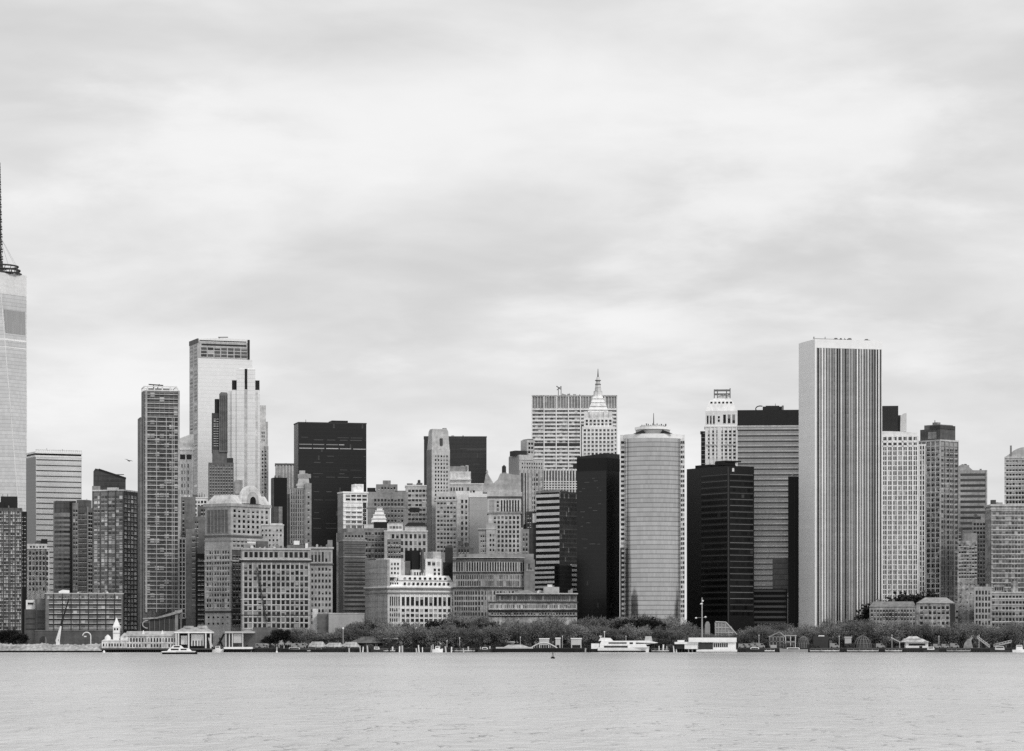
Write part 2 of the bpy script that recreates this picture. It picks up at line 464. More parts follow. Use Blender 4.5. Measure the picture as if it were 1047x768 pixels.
tz = lambda py: (Z(py,3280)-GROUND-h0)/(h1-h0)
lm = curtain(0.60, 1.3, 60, 1, 0, 0.18, 0.3, 0.4, 0.5, 0.35)
for i in range(4):
    A = Vector(sq[i]); T0 = Vector(tp[(i+3)%4]); T1 = Vector(tp[i]); m = MB(); q = []
    for t_ in (tz(340), tz(316)):
        p0 = A.lerp(T0, t_); p1 = A.lerp(T1, t_); zz_ = h0+(h1-h0)*t_
        for f_ in (.07, .93): 
            pp_ = p0.lerp(p1, f_)*(1+.3/a); q.append((pp_.x, pp_.y, zz_))
    m.add(q + [(p_[0]*.99, p_[1]*.99, p_[2]) for p_ in q], [(0,1,3,2),(6,7,5,4),(0,4,5,1),(1,5,7,3),(3,7,6,2),(2,6,4,0)]); m.build('louvre_panel', lm, B.root)
    m = MB(); m.tube((A.x,A.y,h0), (T0.x,T0.y,h1), .45); m.build('edge_mullion', paint(.9), B.root)
    m = MB(); m.tube((A.x,A.y,h0), (T1.x,T1.y,h1), .45); m.build('edge_mullion', paint(.9), B.root)
facet('belt_course', tz(347.5), tz(345.6), paint(0.9))
facet('belt_course', tz(355.0), tz(353.8), paint(0.84))
facet('parapet', tz(300), tz(278.4), paint(0.74), 0.3)
# ring platform and spire
m = MB(); zr = h1
for k, (rr, dz) in enumerate(((24.5, 1.0), (23.0, 5.2), (21.0, 9.6))):
    for i in range(36):
        a0, a1 = 2*pi*i/36, 2*pi*(i+1)/36
        m.tube((rr*cos(a0), rr*sin(a0), zr+dz), (rr*cos(a1), rr*sin(a1), zr+dz), 1.0, None, 5)
    for i in range(18):
        a0 = 2*pi*i/18
        m.tube((rr*cos(a0), rr*sin(a0), zr-0.5), (rr*.98*cos(a0+.17), rr*.98*sin(a0+.17), zr+dz), 0.5, None, 4)
m.build('ring_platform', paint(0.2), B.root)
m = MB(); zt = Z(163, 3280)-GROUND
m.cyl(0,0,4.6,4.2,zr,zr+16,12)
zz0 = zr+16
for k in range(13):
    zz1 = zz0 + (zt-zr-16)/13
    r0 = 4.6*(1-k/19.0)
    m.cyl(0,0,r0*.62,r0*.55,zz0,zz1,8); m.cyl(0,0,r0,r0,zz0+1.5,zz0+2.5,8); m.cyl(0,0,r0*.95,r0*.95,zz0+4.2,zz0+5.4,8)
    for j in range(6):
        aa = j*pi/3; m.tube((r0*.9*cos(aa), r0*.9*sin(aa), zz0+1.5), (r0*.85*cos(aa+1.0), r0*.85*sin(aa+1.0), zz1+1.5), 0.22, None, 4)
    zz0 = zz1
m.build('spire', paint(0.2), B.root)
m = MB()
for i in range(8):
    aa = i*pi/4+.2; m.tube((21*cos(aa), 21*sin(aa), zr+9), (2*cos(aa), 2*sin(aa), zr+42), 0.16, None, 4)
m.build('guy_cable', paint(0.45), B.root)

# ---- 0-24 dark residential block ---------------------------------------------
B = Bld('apartment_tower', 'dark apartment block speckled with pale windows, cut off at the left edge', 'tower', -32, -32, 22.5, 2550, 0, 36)
W_ = wall(0.31)
B.full(519, W_); B.blk(1, 18, 507, 519, BLACK(), 5, 22, 'penthouse'); B.blk(-20, 4, 513, 519, BLACK(), 3, 24, 'penthouse')
B.win(-3, 22, 522, 648, 11, 34, .58, .55, glass(0.01,0.10,0.40,0.45))
B.floors(-3, 22, 522, 648, 34, .5, wall(.34), .3)
B.piers(-3, 22, 519, 648, 4, 0.8, W_, 0.5)
B.mast(3, 504.5, 513, 0.4); B.mast(8, 504, 508, .3); B.done()
B = Bld('brick_annex', 'narrow black flank building in the gap right of the speckled dark block', 'building', 20, 20, 27.5, 2600, 0, 30)
B.full(523, paint(0.12)); B.win(21, 27, 526, 600, 2, 18, .5, .45, GB); B.done()

# ---- 27-83 ribboned glass tower -----------------------------------------------
B = Bld('office_tower', 'broad glass tower with pale horizontal bands, dark left flank and open frame roofline', 'tower', 27.0, 36.5, 83.5, 3100, 16)
cwm = curtain(0.80, 2.4, 3.9, 0.8, 0.10, 0.08, 0.66, 0.2, 0.96, 0.05)
B.mb('curtain_wall', cwm).box(0, B.w, 0, B.d, -2, B.z(466))
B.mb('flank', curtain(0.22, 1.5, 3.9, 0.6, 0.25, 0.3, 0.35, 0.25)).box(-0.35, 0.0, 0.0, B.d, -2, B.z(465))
n = 25
for k in range(n):
    y = 470 + k*5.55
    B.win(37, 83.2, y-0.55, y+0.65, 1, 1, 1.0, 1.0, glass(0.03, 0.10, 0, 0), name='window_band')
B.band(467, 465.4, paint(0.92), 0.5, 'coping')
B.blk(36.5, 83.5, 463.6, 465.9, paint(0.10), 1.0, B.d-1, 'roof_recess')
B.band(463.4, 462.0, paint(0.9), 0.5, 'roof_slab')
B.piers(37, 83, 462, 459.6, 24, 0.5, paint(0.75), 0.3, name='roof_frame')
B.mb('roof_frame', paint(0.75)).box(0, B.w, -0.3, 0.5, B.z(460.4), B.z(459.4))
B.mb('roof_frame', paint(0.75)).box(-0.4, 0.6, 0, B.d, B.z(462.4), B.z(461.6))
B.mast(50, 457.6, 460); B.mast(66, 458, 460); B.done()

# ---- 28-50 pale small tower ---------------------------------------------------
B = Bld('apartment_building', 'small cream block with square dark windows at the foot of the banded glass tower', 'building', 27.5, 27.5, 50, 2640, 0, 30)
Wt = wall(0.72)
B.blk(27.5, 48, 556, None, Wt); B.blk(27.5, 50.5, 561, None, Wt)
B.win(29, 50, 563, 605, 6, 8, .5, .62, GD, 0); B.win(30, 46, 557.5, 561, 5, 1, .5, .5, GD)
B.band(561.2, 560.2, paint(0.8), 0.5)
B.unit(42, 48.5, 551, 556, BLACK(), 3, 12); B.unit(36, 42, 553.5, 556, paint(0.3), 4, 12); B.done()

# ---- 55-80 tower with a curved top ----------------------------------------------
B = Bld('rounded_tower', 'grey tower with a curved front of light bands and a dark rounded top', 'tower', 54.5, 54.5, 80, 2700, 0, 30)
R = B.x(73); n = 14
arc = [(R*i/n, -4.5*sin(pi*i/n)) for i in range(n+1)]
poly = arc + [(B.w, 0), (B.w, 30), (0, 30)]
B.mb('wall', wall(0.46)).prism(poly, -2, B.z(514))
arc2 = [(p[0], p[1]-0.35) for p in arc]
top = [(0.2,2.0)]+arc2[1:-1]+[(R,2.0)]
B.mb('crown', curtain(0.30, 1.4, 4.5, .7, .2, .3, .3, .3)).prism(top, B.z(524), B.z(512.5))
for k in range(17):
    z1 = B.z(528.5+k*4.7)
    m = MB(); m.prism([(0.3,2.0)]+[(p[0], p[1]-0.2) for p in arc[1:-1]]+[(R-.3,2.0)], z1-2.0, z1)
    m.build('window_band', glass(0.08, 0.2, 0.0, 0) if k % 3 else glass(0.02,0.06,0,0), B.root)
B.mb('fin', BLACK()).box(B.x(72.2), B.x(74.0), -2.2, 0.4, -2, B.z(513))
B.win(74.5, 79.5, 520, 604, 2, 18, .6, .5, GM)
B.mb('penthouse', BLACK()).box(2, B.w-2, 6, 18, B.z(514), B.z(511.8)); B.done()

# ---- 77-95 tower, plain flank and dark window column ----------------------------
B = Bld('office_tower', 'plain mid grey slab with one dark window column, between rounded tower and gridded apartment block', 'tower', 77.5, 89.5, 95.5, 2730, 68)
B.full(519, wall(0.38)); B.mb('penthouse', wall(0.34)).box(.8, B.w-.5, 1.5, B.d-.5, B.z(519.5), B.z(511))
B.win(90, 95, 523, 606, 2, 20, .8, .6, GB)
B.win(79, 89, 523, 606, 4, 17, .7, .3, glass(0.05,0.1,0,0), face='L')
B.mb('trim', paint(0.5)).box(-.5, .5, -.5, .5, -2, B.z(518)); B.mast(93, 509.5, 512, .35, 4); B.done()

# ---- 95-128 dark slanted roof ----------------------------------------------------
B = Bld('glass_tower', 'dark glass tower with sharply slanted roof behind the gridded apartment block', 'tower', 94.5, 94.5, 128.5, 2900, 0, 34)
pts = [(0,-2),(B.w,-2),(B.w,B.z(488.5)),(B.x(121),B.z(486)),(B.x(101),B.z(479.6)),(B.x(97.5),B.z(479)),(B.x(95.5),B.z(482))]
dk = curtain(0.26, 1.6, 5.2, 0.75, 0.3, 0.35, 0.3, 0.25)
B.mb('curtain_wall', dk).profile(pts, 0, 34)
B.mb('wall', wall(0.5)).box(-.3, B.x(102.5), -0.4, 8, B.z(560), B.z(497))
B.mb('roof_edge', BLACK()).profile([(B.x(101),B.z(481)),(B.w+.4,B.z(490)),(B.w+.4,B.z(488)),(B.x(101),B.z(479))], -0.5, 0.2)
B.win(103, 127, 483, 500, 1, 4, .98, .18, glass(.03,.06,0,0), -0.02, name='window_band'); B.done()

# ---- 95-143 gridded residential block --------------------------------------------
B = Bld('apartment_tower', 'big gridded apartment block with rows of pale reflecting windows and a thin white roof slab', 'tower', 95, 126, 143.5, 2600, 66)
G_ = wall(0.47)
B.full(502, G_)
B.blk(126, 143.5, 500.5, 502, paint(0.82), -0.5, B.d+.5, 'roof_slab')
B.mb('roof_slab', paint(0.86)).box(-1, 4, B.y(110), B.y(126)+6, B.z(501.5), B.z(498.4))
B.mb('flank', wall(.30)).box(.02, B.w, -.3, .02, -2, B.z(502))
B.win(126.5, 143, 505, 644, 5, 30, .58, .52, GW, -.3)
B.win(96, 125.5, 506, 644, 8, 30, .70, .56, glass(0.03,0.2,0.45,0.8), face='L')
B.piers(126, 143.5, 502, 644, 5, .9, wall(.34), .55); B.piers(95, 126, 502, 644, 4, .9, wall(.34), .55, 'L')
B.floors(95, 126, 502, 644, 15, .5, wall(.5), .4, 'L'); B.mb('penthouse', BLACK()).box(5, 11, 8, 16, B.z(502.2), B.z(499.5)); B.done()

# ---- 46-125 long low block ----------------------------------------------------------
B = Bld('long_office_block', 'long low dark block of horizontal window rows behind the white clock tower pier', 'building', 46, 46, 126, 2480, 0, 30)
B.full(607, wall(0.42)); B.band(607.6, 606.2, paint(0.62), .5)
B.win(48, 124, 609, 612, 26, 1, .6, .7, GL)
for k in range(6):
    y = 614.5+k*5.0
    B.win(50, 124, y, y+2.5, 18, 1, .9, 1, glass(0.10,0.3,0.15,0.5), name='window')
    B.blk(50, 124, y-1.6, y-.5, paint(.14), -.2, .1, 'painted_recess')  # dark strip set proud of the wall, painted as a recess's shade
B.piers(46, 126, 607, 648, 9, .7, wall(.22), .5); B.done()
B = Bld('white_shed', 'small white roof box on the long low block', 'shed', 60, 60, 71, 2488, 0, 10)
B.mb('wall', paint(.86)).profile([(0,B.z(606.3)),(B.w,B.z(606.3)),(B.w,B.z(603.6)),(B.x(64),B.z(603)),(0,B.z(604.8))], 0, 10); B.done()

# ---- 25-46 low museum wall ------------------------------------------------------------
B = Bld('museum_block', 'dark windowless low block with a small white box on its roof, far left waterfront', 'building', 25, 25, 47, 2490, 0, 30)
B.blk(25, 37, 623, None, wall(.30)); B.blk(36, 47, 612, None, wall(.36))
B.blk(38, 46, 613, 624, wall(.44), -0.6, 1, 'panel'); B.win(26, 36, 630, 646, 1, 3, .95, .2, GB, name='window_band'); B.win(38,46,628,646,1,3,.95,.2,GB,name='window_band'); B.done()
B = Bld('rooftop_cabin', 'white box cabin with one dark opening on the museum block roof', 'cabin', 26.5, 26.5, 35.5, 2495, 0, 8)
B.full(613.5, paint(.85), yb=623.2); B.win(28, 34.5, 616, 618.5, 1, 1, .9, .9, GB); B.done()
B = Bld('arched_viaduct', 'low dark arcade wall with a round arch behind the stone quay', 'wall', 36, 36, 125, 2420, 0, 8)
xs0, xs1 = B.x(40.5), B.x(48); pts = []
cxa, ra = (xs0+xs1)/2, (xs1-xs0)/2
for i in range(13):
    aa = pi - pi*i/12; pts.append((cxa+ra*cos(aa), B.z(657)+1.5+ra*1.25*sin(aa)))
poly = [(0,-1),(xs0,-1)]+pts+[(xs1,-1),(B.w,-1),(B.w,B.z(645)),(0,B.z(645))]
mm = B.mb('wall', wall(.30)); 
mm.box(0, xs0, 0, 8, -1, B.z(645.2)); mm.box(xs1, B.w, 0, 8, -1, B.z(645.2))
for i in range(12):
    (xa,za),(xb,zb) = pts[i],pts[i+1]
    mm.add([(xa,0,za),(xb,0,zb),(xb,0,B.z(645.2)),(xa,0,B.z(645.2)),(xa,8,za),(xb,8,zb),(xb,8,B.z(645.2)),(xa,8,B.z(645.2))],
           [(0,1,2,3),(7,6,5,4),(0,4,5,1),(3,2,6,7)])
B.band(645.2, 644.4, wall(.38), .3); B.done()

# ---- 143-183 balcony tower ----------------------------------------------------------------
B = Bld('apartment_tower', 'tall slim apartment tower with stacked balcony bands and an open frame top', 'tower', 143.2, 146.5, 183, 2560, 5)
Wf = wall(0.60); Gs = wall(0.40)
B.blk(147.2, 182.6, 399, None, Gs, 0.0, 26)
B.full(427, Gs)
B.mb('wall', Gs).box(B.x(143.4), B.x(147.2), 2.0, 26, -2, B.z(426.5))
for k in range(48):                                  # floor slabs
    y = 403 + k*4.66
    B.mb('balcony_slab', Wf).box(B.x(148), B.x(182.7), -1.0, .3, B.z(y+.42), B.z(y-.42))
B.win(148.6, 182.5, 401, 625, 7, 48, .86, .74, glass(0.006,0.07,0.16,0.5), name='balcony_window')
B.piers(149.5, 182.7, 399, 626, 1, 1.6, wall(.56), 1.1); B.piers(176, 178, 427, 626, 1, 0.8, wall(.5), .9)
B.piers(160, 170, 427, 626, 1, .8, wall(.5), .9)
# crown frame
fr = MB()
for px in (147.5, 151, 158, 166, 174, 180): fr.box(B.x(px)-.5, B.x(px)+.5, 0, 1, B.z(400), B.z(394.5))
for yy in (394.5, 398.5): fr.box(B.x(147.2), B.x(181 if yy < 396 else 183), -.2, 1.2, B.z(yy+.9), B.z(yy))
fr.tube((B.x(180.5), .5, B.z(394.9)), (B.x(183), .5, B.z(399.5)), .6)
for px in (147.7, 180.5): fr.box(B.x(px)-.5, B.x(px)+.5, 24, 25, B.z(400), B.z(394.5))
fr.box(B.x(147.2), B.x(181), 24, 25, B.z(395.4), B.z(394.5))
fr.tube((B.x(147.7), .5, B.z(394.9)), (B.x(147.7), 24.5, B.z(394.9)), .4); fr.tube((B.x(180.5), .5, B.z(394.9)), (B.x(180.5), 24.5, B.z(394.9)), .4)
fr.build('crown_frame', paint(.75), B.root)
B.blk(152, 176, 396, 400, wall(.42), 8, 20, 'penthouse')
cr = MB(); cr.tube((B.x(158),10,B.z(396)),(B.x(158),10,B.z(392.6)),.4); cr.tube((B.x(153),10,B.z(392)),(B.x(168),10,B.z(392.8)),.5); cr.tube((B.x(162),10,B.z(396)),(B.x(164),10,B.z(391.6)),.4)
cr.build('window_washing_rig', paint(.2), B.root); B.done()
B = Bld('podium_hall', 'low dark hall with a sweeping curved roof edge at the foot of the balcony tower', 'building', 144, 144, 186, 2440, 0, 24)
B.blk(153, 178, 633, None, wall(.24)); B.blk(144, 153, 637, None, wall(.2))
B.mb('roof', wall(.55)).profile([(B.x(146),B.z(632)),(B.x(160),B.z(631)),(B.x(172),B.z(627.5)),(B.x(186),B.z(623)),(B.x(186),B.z(626)),(B.x(172),B.z(630)),(B.x(160),B.z(632.6)),(B.x(146),B.z(633.4))], -2, 20)
B.piers(153, 178, 633, 650, 5, .9, wall(.34), .5); B.blk(179, 182, 624, None, wall(.5), -1, 2, 'pillar'); B.blk(184, 186, 624, None, wall(.36), -1, 6, 'pillar')
m = MB()
for i in range(10):
    aa = pi*.5 + pi*i/10; bb = pi*.5+pi*(i+1)/10
    m.tube((B.x(151)+4.2*cos(aa), -1.5, B.z(638.5)+3.2*sin(aa)), (B.x(151)+4.2*cos(bb), -1.5, B.z(638.5)+3.2*sin(bb)), .45)
m.build('arch_ornament', paint(.6), B.root); B.done()

# ---- 183-197 pyramid topped building ---------------------------------------------------------
B = Bld('pyramid_roof_tower', 'pale building with a sloping plain grey roof beside the white glass slab', 'tower', 182, 182, 198, 2900, 0, 30)
B.full(460, wall(.74)); B.mb('roof', wall(.70)).profile([(0,B.z(459.5)),(B.w,B.z(459.5)),(B.w,B.z(443.6)),(B.x(193),B.z(444.5)),(B.x(184),B.z(448))], 1, 28)
B.band(460.2, 459, paint(.85), .5); B.win(183.5, 196.5, 464.5, 470, 2, 1, .82, .95, GD)
B.win(184.5, 194, 473, 560, 3, 13, .42, .5, glass(.1,.25,.1,.5)); B.piers(183, 197, 460, 560, 2, 1.0, wall(.8), .6); B.done()
B = Bld('column_tower', 'narrow grey block striped by a white vertical column and small window stack', 'tower', 183, 183, 200, 2600, 0, 28)
B.full(508, wall(.44)); B.blk(183.6, 184.8, 505, 600, paint(.72), -1.2, 0, 'pilaster')
B.win(186.5, 188.5, 510, 548, 1, 9, .9, .6, GD); B.win(193, 197, 553, 610, 1, 12, .9, .5, GD); B.done()
B = Bld('white_stair_tower', 'slim white framed stack of square openings in front of the narrow grey block', 'tower', 182.3, 182.3, 190, 2570, 0, 14)
B.blk(182.3, 190, 551, None, paint(.25)); B.blk(182.3, 190, 549.5, 551.2, paint(.8), -.8, 14, 'roof_slab')
B.piers(183, 189.6, 551, 632, 2, .9, paint(.8), .8, name='frame'); B.floors(183, 189.6, 551, 632, 17, .9, paint(.8), .7, name='frame'); B.done()
B = Bld('white_office_block', 'small white block with dark square windows at the foot of the white glass slab', 'building', 194, 194, 212, 2720, 0, 22)
B.full(509, wall(.80)); B.win(195, 211.5, 511, 546, 5, 8, .6, .52, GD); B.band(509.4, 508.4, paint(.85), .5)
B.unit(197, 202, 505.5, 509, wall(.3), 3, 10); B.mast(204, 504, 509); B.mast(206.5, 503, 509, .5); B.mast(209, 504.5, 509); B.done()
B = Bld('stepped_block', 'stepped dull grey block left of the arch topped stone building', 'building', 192, 192, 211, 2560, 0, 24)
B.blk(198, 211, 528, None, wall(.40)); B.blk(202, 211, 517, None, wall(.36), 4); B.blk(190, 200, 541, None, wall(.42), -2)
B.win(199, 203, 532, 560, 2, 6, .6, .45, GB); B.win(205, 211, 520, 528, 2, 2, .6, .6, GB); B.win(196, 200, 545, 620, 1, 14, .8, .4, GB, -2); B.done()
B = Bld('black_block', 'solid black building filling the gap beside the arch topped stone building', 'building', 197.5, 197.5, 213, 2535, 0, 20)
B.blk(200.5, 213, 566, None, paint(.10)); B.win(202, 212, 570, 640, 3, 14, .7, .35, GB); B.done()

# ---- 194-257 huge white glass slab ---------------------------------------------------------------
B = Bld('glass_skyscraper', 'huge white glass slab with a dark window grid under its flat roof', 'skyscraper', 194, 202.5, 258, 3150, 14)
cwm = curtain(0.92, 3.0, 4.0, 0.86, 0.10, 0.05, 0.55, 0.3, 0.98, 0.05)
B.mb('curtain_wall', cwm).box(0, B.w, 0, B.d, -2, B.z(366))
B.blk(202.5, 255, 349, 366.2, wall(.60), 0, B.d)
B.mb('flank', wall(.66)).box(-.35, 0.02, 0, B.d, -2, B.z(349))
B.win(None, None, 352, 520, 2, 46, .55, .55, GM, -.35, 'L')
B.mb('roof', paint(.88)).profile([(0,B.z(349.2)),(B.x(255),B.z(349.2)),(B.x(254.5),B.z(345.6)),(B.x(228),B.z(345)),(B.x(204),B.z(346.4)),(0,B.z(346.4))], 0, B.d)
B.win(204, 252, 347.6, 348.6, 1, 1, 1, 1, GD, -.05, name='window_band'); B.win(206, 252, 351.2, 353, 1, 1, 1, 1, GD, name='window_band')
B.win(205, 253, 354.6, 365, 7, 3, .84, .72, glass(0.02,.12,.18,.5))
B.blk(253.2, 255.2, 345.8, 366, BLACK(), -.8, 6, 'fin')
B.mb('parapet', paint(.3)).box(-.8, .6, 0, B.d, B.z(350.6), B.z(346))
cr = MB(); cr.tube((B.x(226),12,B.z(345.5)),(B.x(228),12,B.z(342.8)),.5); cr.tube((B.x(226),12,B.z(343)),(B.x(236),12,B.z(342.6)),.6); cr.build('window_washing_rig', paint(.4), B.root)
B.done()

# ---- 213-239 dark stepped tower ----------------------------------------------------------------------
B = Bld('stepped_tower', 'dark slate tower rising in narrow steps in front of the white glass slab', 'tower', 213, 213, 239, 2850, 0, 34)
D_ = wall(.34); D2 = wall(.26)
B.blk(213, 239, 473, None, D_); B.blk(217, 232.5, 460, 473.2, D_, 3, 30); B.blk(216.5, 225, 422, 462, D2, 4, 26); B.blk(219.5, 225.5, 407.5, 424, paint(.15), 5, 22)
B.blk(224.2, 232.8, 402.5, 462, wall(.40), 2, 24); B.mb('crown', wall(.44)).profile([(B.x(224.2),B.z(402.6)),(B.x(232.8),B.z(402.6)),(B.x(232),B.z(401)),(B.x(226),B.z(400.6))], 2, 24)
B.blk(232, 238.5, 468, 473.2, wall(.22), 3, 20, 'penthouse')
B.piers(226, 232, 404, 460, 3, .7, wall(.3), .5, off=2); B.piers(214, 238.5, 475, 512, 9, .9, wall(.42), .5)
B.win(214, 238.5, 475, 512, 9, 12, .5, .55, glass(.03,.09,.05,.3)); B.win(218,224,426,456,2,12,.6,.5,GB,4); B.done()

# ---- 233-275 white stepped tower ------------------------------------------------------------------------
B = Bld('stepped_tower', 'white stepped tower with black slots at its shoulders, right of the dark slate steps', 'tower', 233, 233, 266, 2920, 0, 40)
cw2 = curtain(0.88, 2.2, 4.0, 0.82, 0.14, .08, .45, .3, .92, .1)
B.mb('curtain_wall', cw2).box(B.x(242), B.x(261), 0, 34, -2, B.z(377))
B.mb('curtain_wall', cw2).box(B.x(237), B.x(265.8), 1.5, 36, -2, B.z(398.5))
B.mb('curtain_wall', curtain(.78, 2.2, 4, .8, .14, .1, .45, .3)).box(B.x(233), B.x(243), 4, 36, -2, B.z(399.5))
B.mb('cap', paint(.88)).box(B.x(244.5), B.x(261), 3, 28, B.z(377), B.z(376)); B.mb('cap', paint(.85)).box(B.x(242), B.x(246), 4, 20, B.z(383), B.z(378.5))
for (a0,a1,yt) in ((237.2,242,388.5),(261,265.4,388.5)):
    m = MB(); m.box(B.x(a0), B.x(a1), 3, 22, B.z(398.6), B.z(yt)); m.build('mechanical_box', BLACK(), B.root)
B.blk(250.2, 252.9, 377, 398, BLACK(), -.25, 1, 'slot'); B.blk(250, 253, 398, 520, wall(.66), -.3, 1, 'pilaster'); B.blk(261, 263.5, 400, 520, wall(.70), .9, 2, 'pilaster')
B.blk(240.5, 248, 491, 505, wall(.6), -4, 2, 'bay'); B.done()
B = Bld('stepped_tower', 'lower grey wing of masonry stepping down on the right of the white stepped tower', 'tower', 263, 263, 274.5, 2950, 0, 40)
B.blk(263, 271.8, 414.5, None, wall(.68)); B.blk(263, 274, 431, None, wall(.62), 2); B.blk(270, 274.5, 456, None, wall(.6), 0)
B.win(267, 271, 437, 452, 2, 4, .5, .55, GM); B.win(267, 273, 460, 505, 2, 12, .5, .5, GM, 0); B.done()

# ---- 208-290 arch topped stone building -----------------------------------------------------------------------
B = Bld('stone_office_building', 'grand stone block with a big round arched gable on its roofline', 'building', 209.5, 236, 276, 2500, 47)
S1 = wall(.58); S2 = wall(.46)
B.full(516, S1)
B.mb('roof', wall(.66)).frust(-.6, B.w+.6, -.6, B.d+.6, B.z(516), 5, B.w-1, 5, B.d-6, B.z(505.5))
# arch gable on the front
xa, za = B.x(257), B.z(511.5); pts = []
for rr, nm, mt, yy in ((B.x(266.5)-xa, 'arch', wall(.72), -1.4), ((B.x(266.5)-xa)*.62, 'arch_panel', wall(.60), -1.8), ((B.x(266.5)-xa)*.30, 'arch_window', GB, -2.1)):
    ps = [(xa+rr*cos(pi*i/16), za+rr*1.12*sin(pi*i/16)) for i in range(17)]
    m = MB(); m.profile([(xa-rr, za-2)]+[(xa+rr, za-2)]+ps[:-1], yy, 4 if nm == 'arch' else -1.0); m.build(nm, mt, B.root)
B.band(517.5, 514.5, wall(.55), 1.0); B.band(548.5, 546.8, wall(.34), 1.2); B.band(574, 572.5, wall(.6), .7); B.band(553, 551.5, wall(.5), .5); B.band(626.5, 624.5, wall(.25), .6)
B.win(237.5, 275, 519.5, 546, 8, 5, .42, .52, GD); B.win(237.5, 262, 551, 560, 6, 2, .5, .5, GM)
B.mb('panel', wall(.36)).box(-.3, .1, B.y(233.5), B.y(212), B.z(545), B.z(521))
B.piers(212, 233.5, 521, 545, 6, .8, S2, .6, 'L'); B.floors(212, 233.5, 521, 545, 3, .35, S2, .45, 'L')
B.win(211, 235, 562, 622, 9, 11, .52, .5, GM, face='L'); B.win(211, 235, 628, 641, 5, 2, .3, .3, GD, face='L')
B.floors(210, 235.5, 562, 622, 11, .5, wall(.58), .3, 'L'); B.piers(210, 235.5, 556, 622, 3, .9, wall(.56), .5, 'L')
B.blk(237, 247, 562, 640, wall(.30), -.3, 1, 'bay'); B.win(237.5, 246.5, 566, 640, 3, 13, .55, .5, GD, -.35)
B.floors(237, 247, 562, 640, 13, .4, wall(.5), .7); B.win(252, 262, 551, 555, 1, 1, .9, 1, paint(.9), -.3, name='panel'); B.done()
B = Bld('stone_annex', 'low pale stone annex with scattered windows at the right shoulder of the arch topped building', 'building', 265, 265, 290, 2530, 0, 26)
B.blk(265, 290, 537, None, wall(.62)); B.blk(276, 289, 535, 538, wall(.66), 3, 16); B.win(266.5, 289, 540, 560, 6, 4, .4, .42, GD, skip=.15); B.band(537.3, 536.3, wall(.7), .5); B.clutter(268, 288, 535, 4, 2.5, .5); B.done()

# ---- 247-316 gridded stone block in front --------------------------------------------------------------------------
B = Bld('stone_office_building', 'square stone office block with a dense window grid and a heavy double cornice', 'building', 246.2, 247.4, 316.5, 2475, 6)
S3 = wall(.56)
B.full(561, S3)
B.band(562, 560.3, wall(.62), 1.0); B.band(574.4, 572.6, wall(.2), 1.4); B.band(572.6, 571.6, wall(.68), 1.5)
B.win(249, 315.5, 564, 570.5, 13, 1, .58, .92, GD)
B.win(249, 315.5, 576.5, 643, 14, 11, .58, .64, GD)
B.piers(248.5, 315.8, 575, 644, 7, 1.1, wall(.62), .5); B.floors(248, 316, 576, 643, 11, .45, wall(.60), .3)
B.band(629.5, 628.4, wall(.3), .5); B.band(613.4, 612.8, wall(.66), .6)
# fire stair running down the facade
m = MB()
for k in range(9):
    p0 = (B.x(262.5+k*1.0), -1.2, B.z(580+k*6.0)); p1 = (B.x(264.5+k*1.0), -1.2, B.z(586+k*6.0))
    m.tube(p0, p1, .55, None, 4); m.box(p1[0]-1.2, p1[0]+1.6, -2.0, 0, p1[2]-.2, p1[2]+.2)
m.build('fire_stair', paint(.26), B.root)
B.unit(250, 256, 556.5, 561, wall(.5), 4, 14); B.unit(264, 275, 553, 561, wall(.34), 6, 18); B.blk(301, 306.5, 552.5, 556.5, paint(.88), 2, 6, 'roof_cabin'); B.blk(312.5, 315, 555, 561, wall(.72), 1, 4, 'chimney')
B.clutter(276, 300, 560.6, 7, 4, .4); B.clutter(248, 262, 560.6, 4, 4, .5); B.done()

# ---- 277-300 dark box and pale shaft behind ----------------------------------------------------------------------------
B = Bld('office_tower', 'pale grey background shaft rising behind a black box, left of the big black tower', 'tower', 281.5, 281.5, 301, 3000, 0, 26)
B.full(476, wall(.58)); B.piers(283, 299, 474.5, 540, 5, 1.0, wall(.7), .4); B.band(475.5, 473.8, wall(.35), .5); B.done()
B = Bld('black_cube_tower', 'small black windowless box tower with a grey left side, in front of pale background shaft', 'tower', 277.3, 280, 293.5, 2780, 12)
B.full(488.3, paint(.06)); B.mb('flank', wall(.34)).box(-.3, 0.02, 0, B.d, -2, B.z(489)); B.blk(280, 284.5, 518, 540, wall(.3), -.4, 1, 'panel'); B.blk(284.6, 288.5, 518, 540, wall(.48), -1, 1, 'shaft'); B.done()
B = Bld('ornate_tower', 'ribbed grey masonry tower with a lumpy ornate turret, against the big black tower', 'tower', 293.5, 293.5, 318.5, 2680, 0, 30)
O_ = wall(.44)
B.blk(296, 313, 499, None, O_, 1.5); B.blk(312, 318.5, 494, None, wall(.52), 0, 24); B.blk(293.5, 298, 505, None, wall(.36), 3)
B.piers(297, 311, 500, 556, 6, 1.1, wall(.5), .8, off=1.5); B.win(297, 311, 502, 556, 6, 12, .5, .6, GB, 1.5)
B.mb('turret', wall(.6)).frust(B.x(303.5), B.x(317), 2, 16, B.z(499), B.x(306), B.x(315), 4, 13, B.z(484)); B.mb('turret', wall(.55)).box(B.x(304.5), B.x(318), 3, 15, B.z(488.5), B.z(484.5)); B.mb('turret', wall(.62)).box(B.x(306), B.x(312), 4, 12, B.z(485), B.z(480.8)); B.mb('turret', wall(.6)).box(B.x(303), B.x(318.4), 2, 16, B.z(496.8), B.z(494.5))
B.win(313.5, 317.5, 499, 556, 1, 9, .4, .4, GM, 0); B.done()

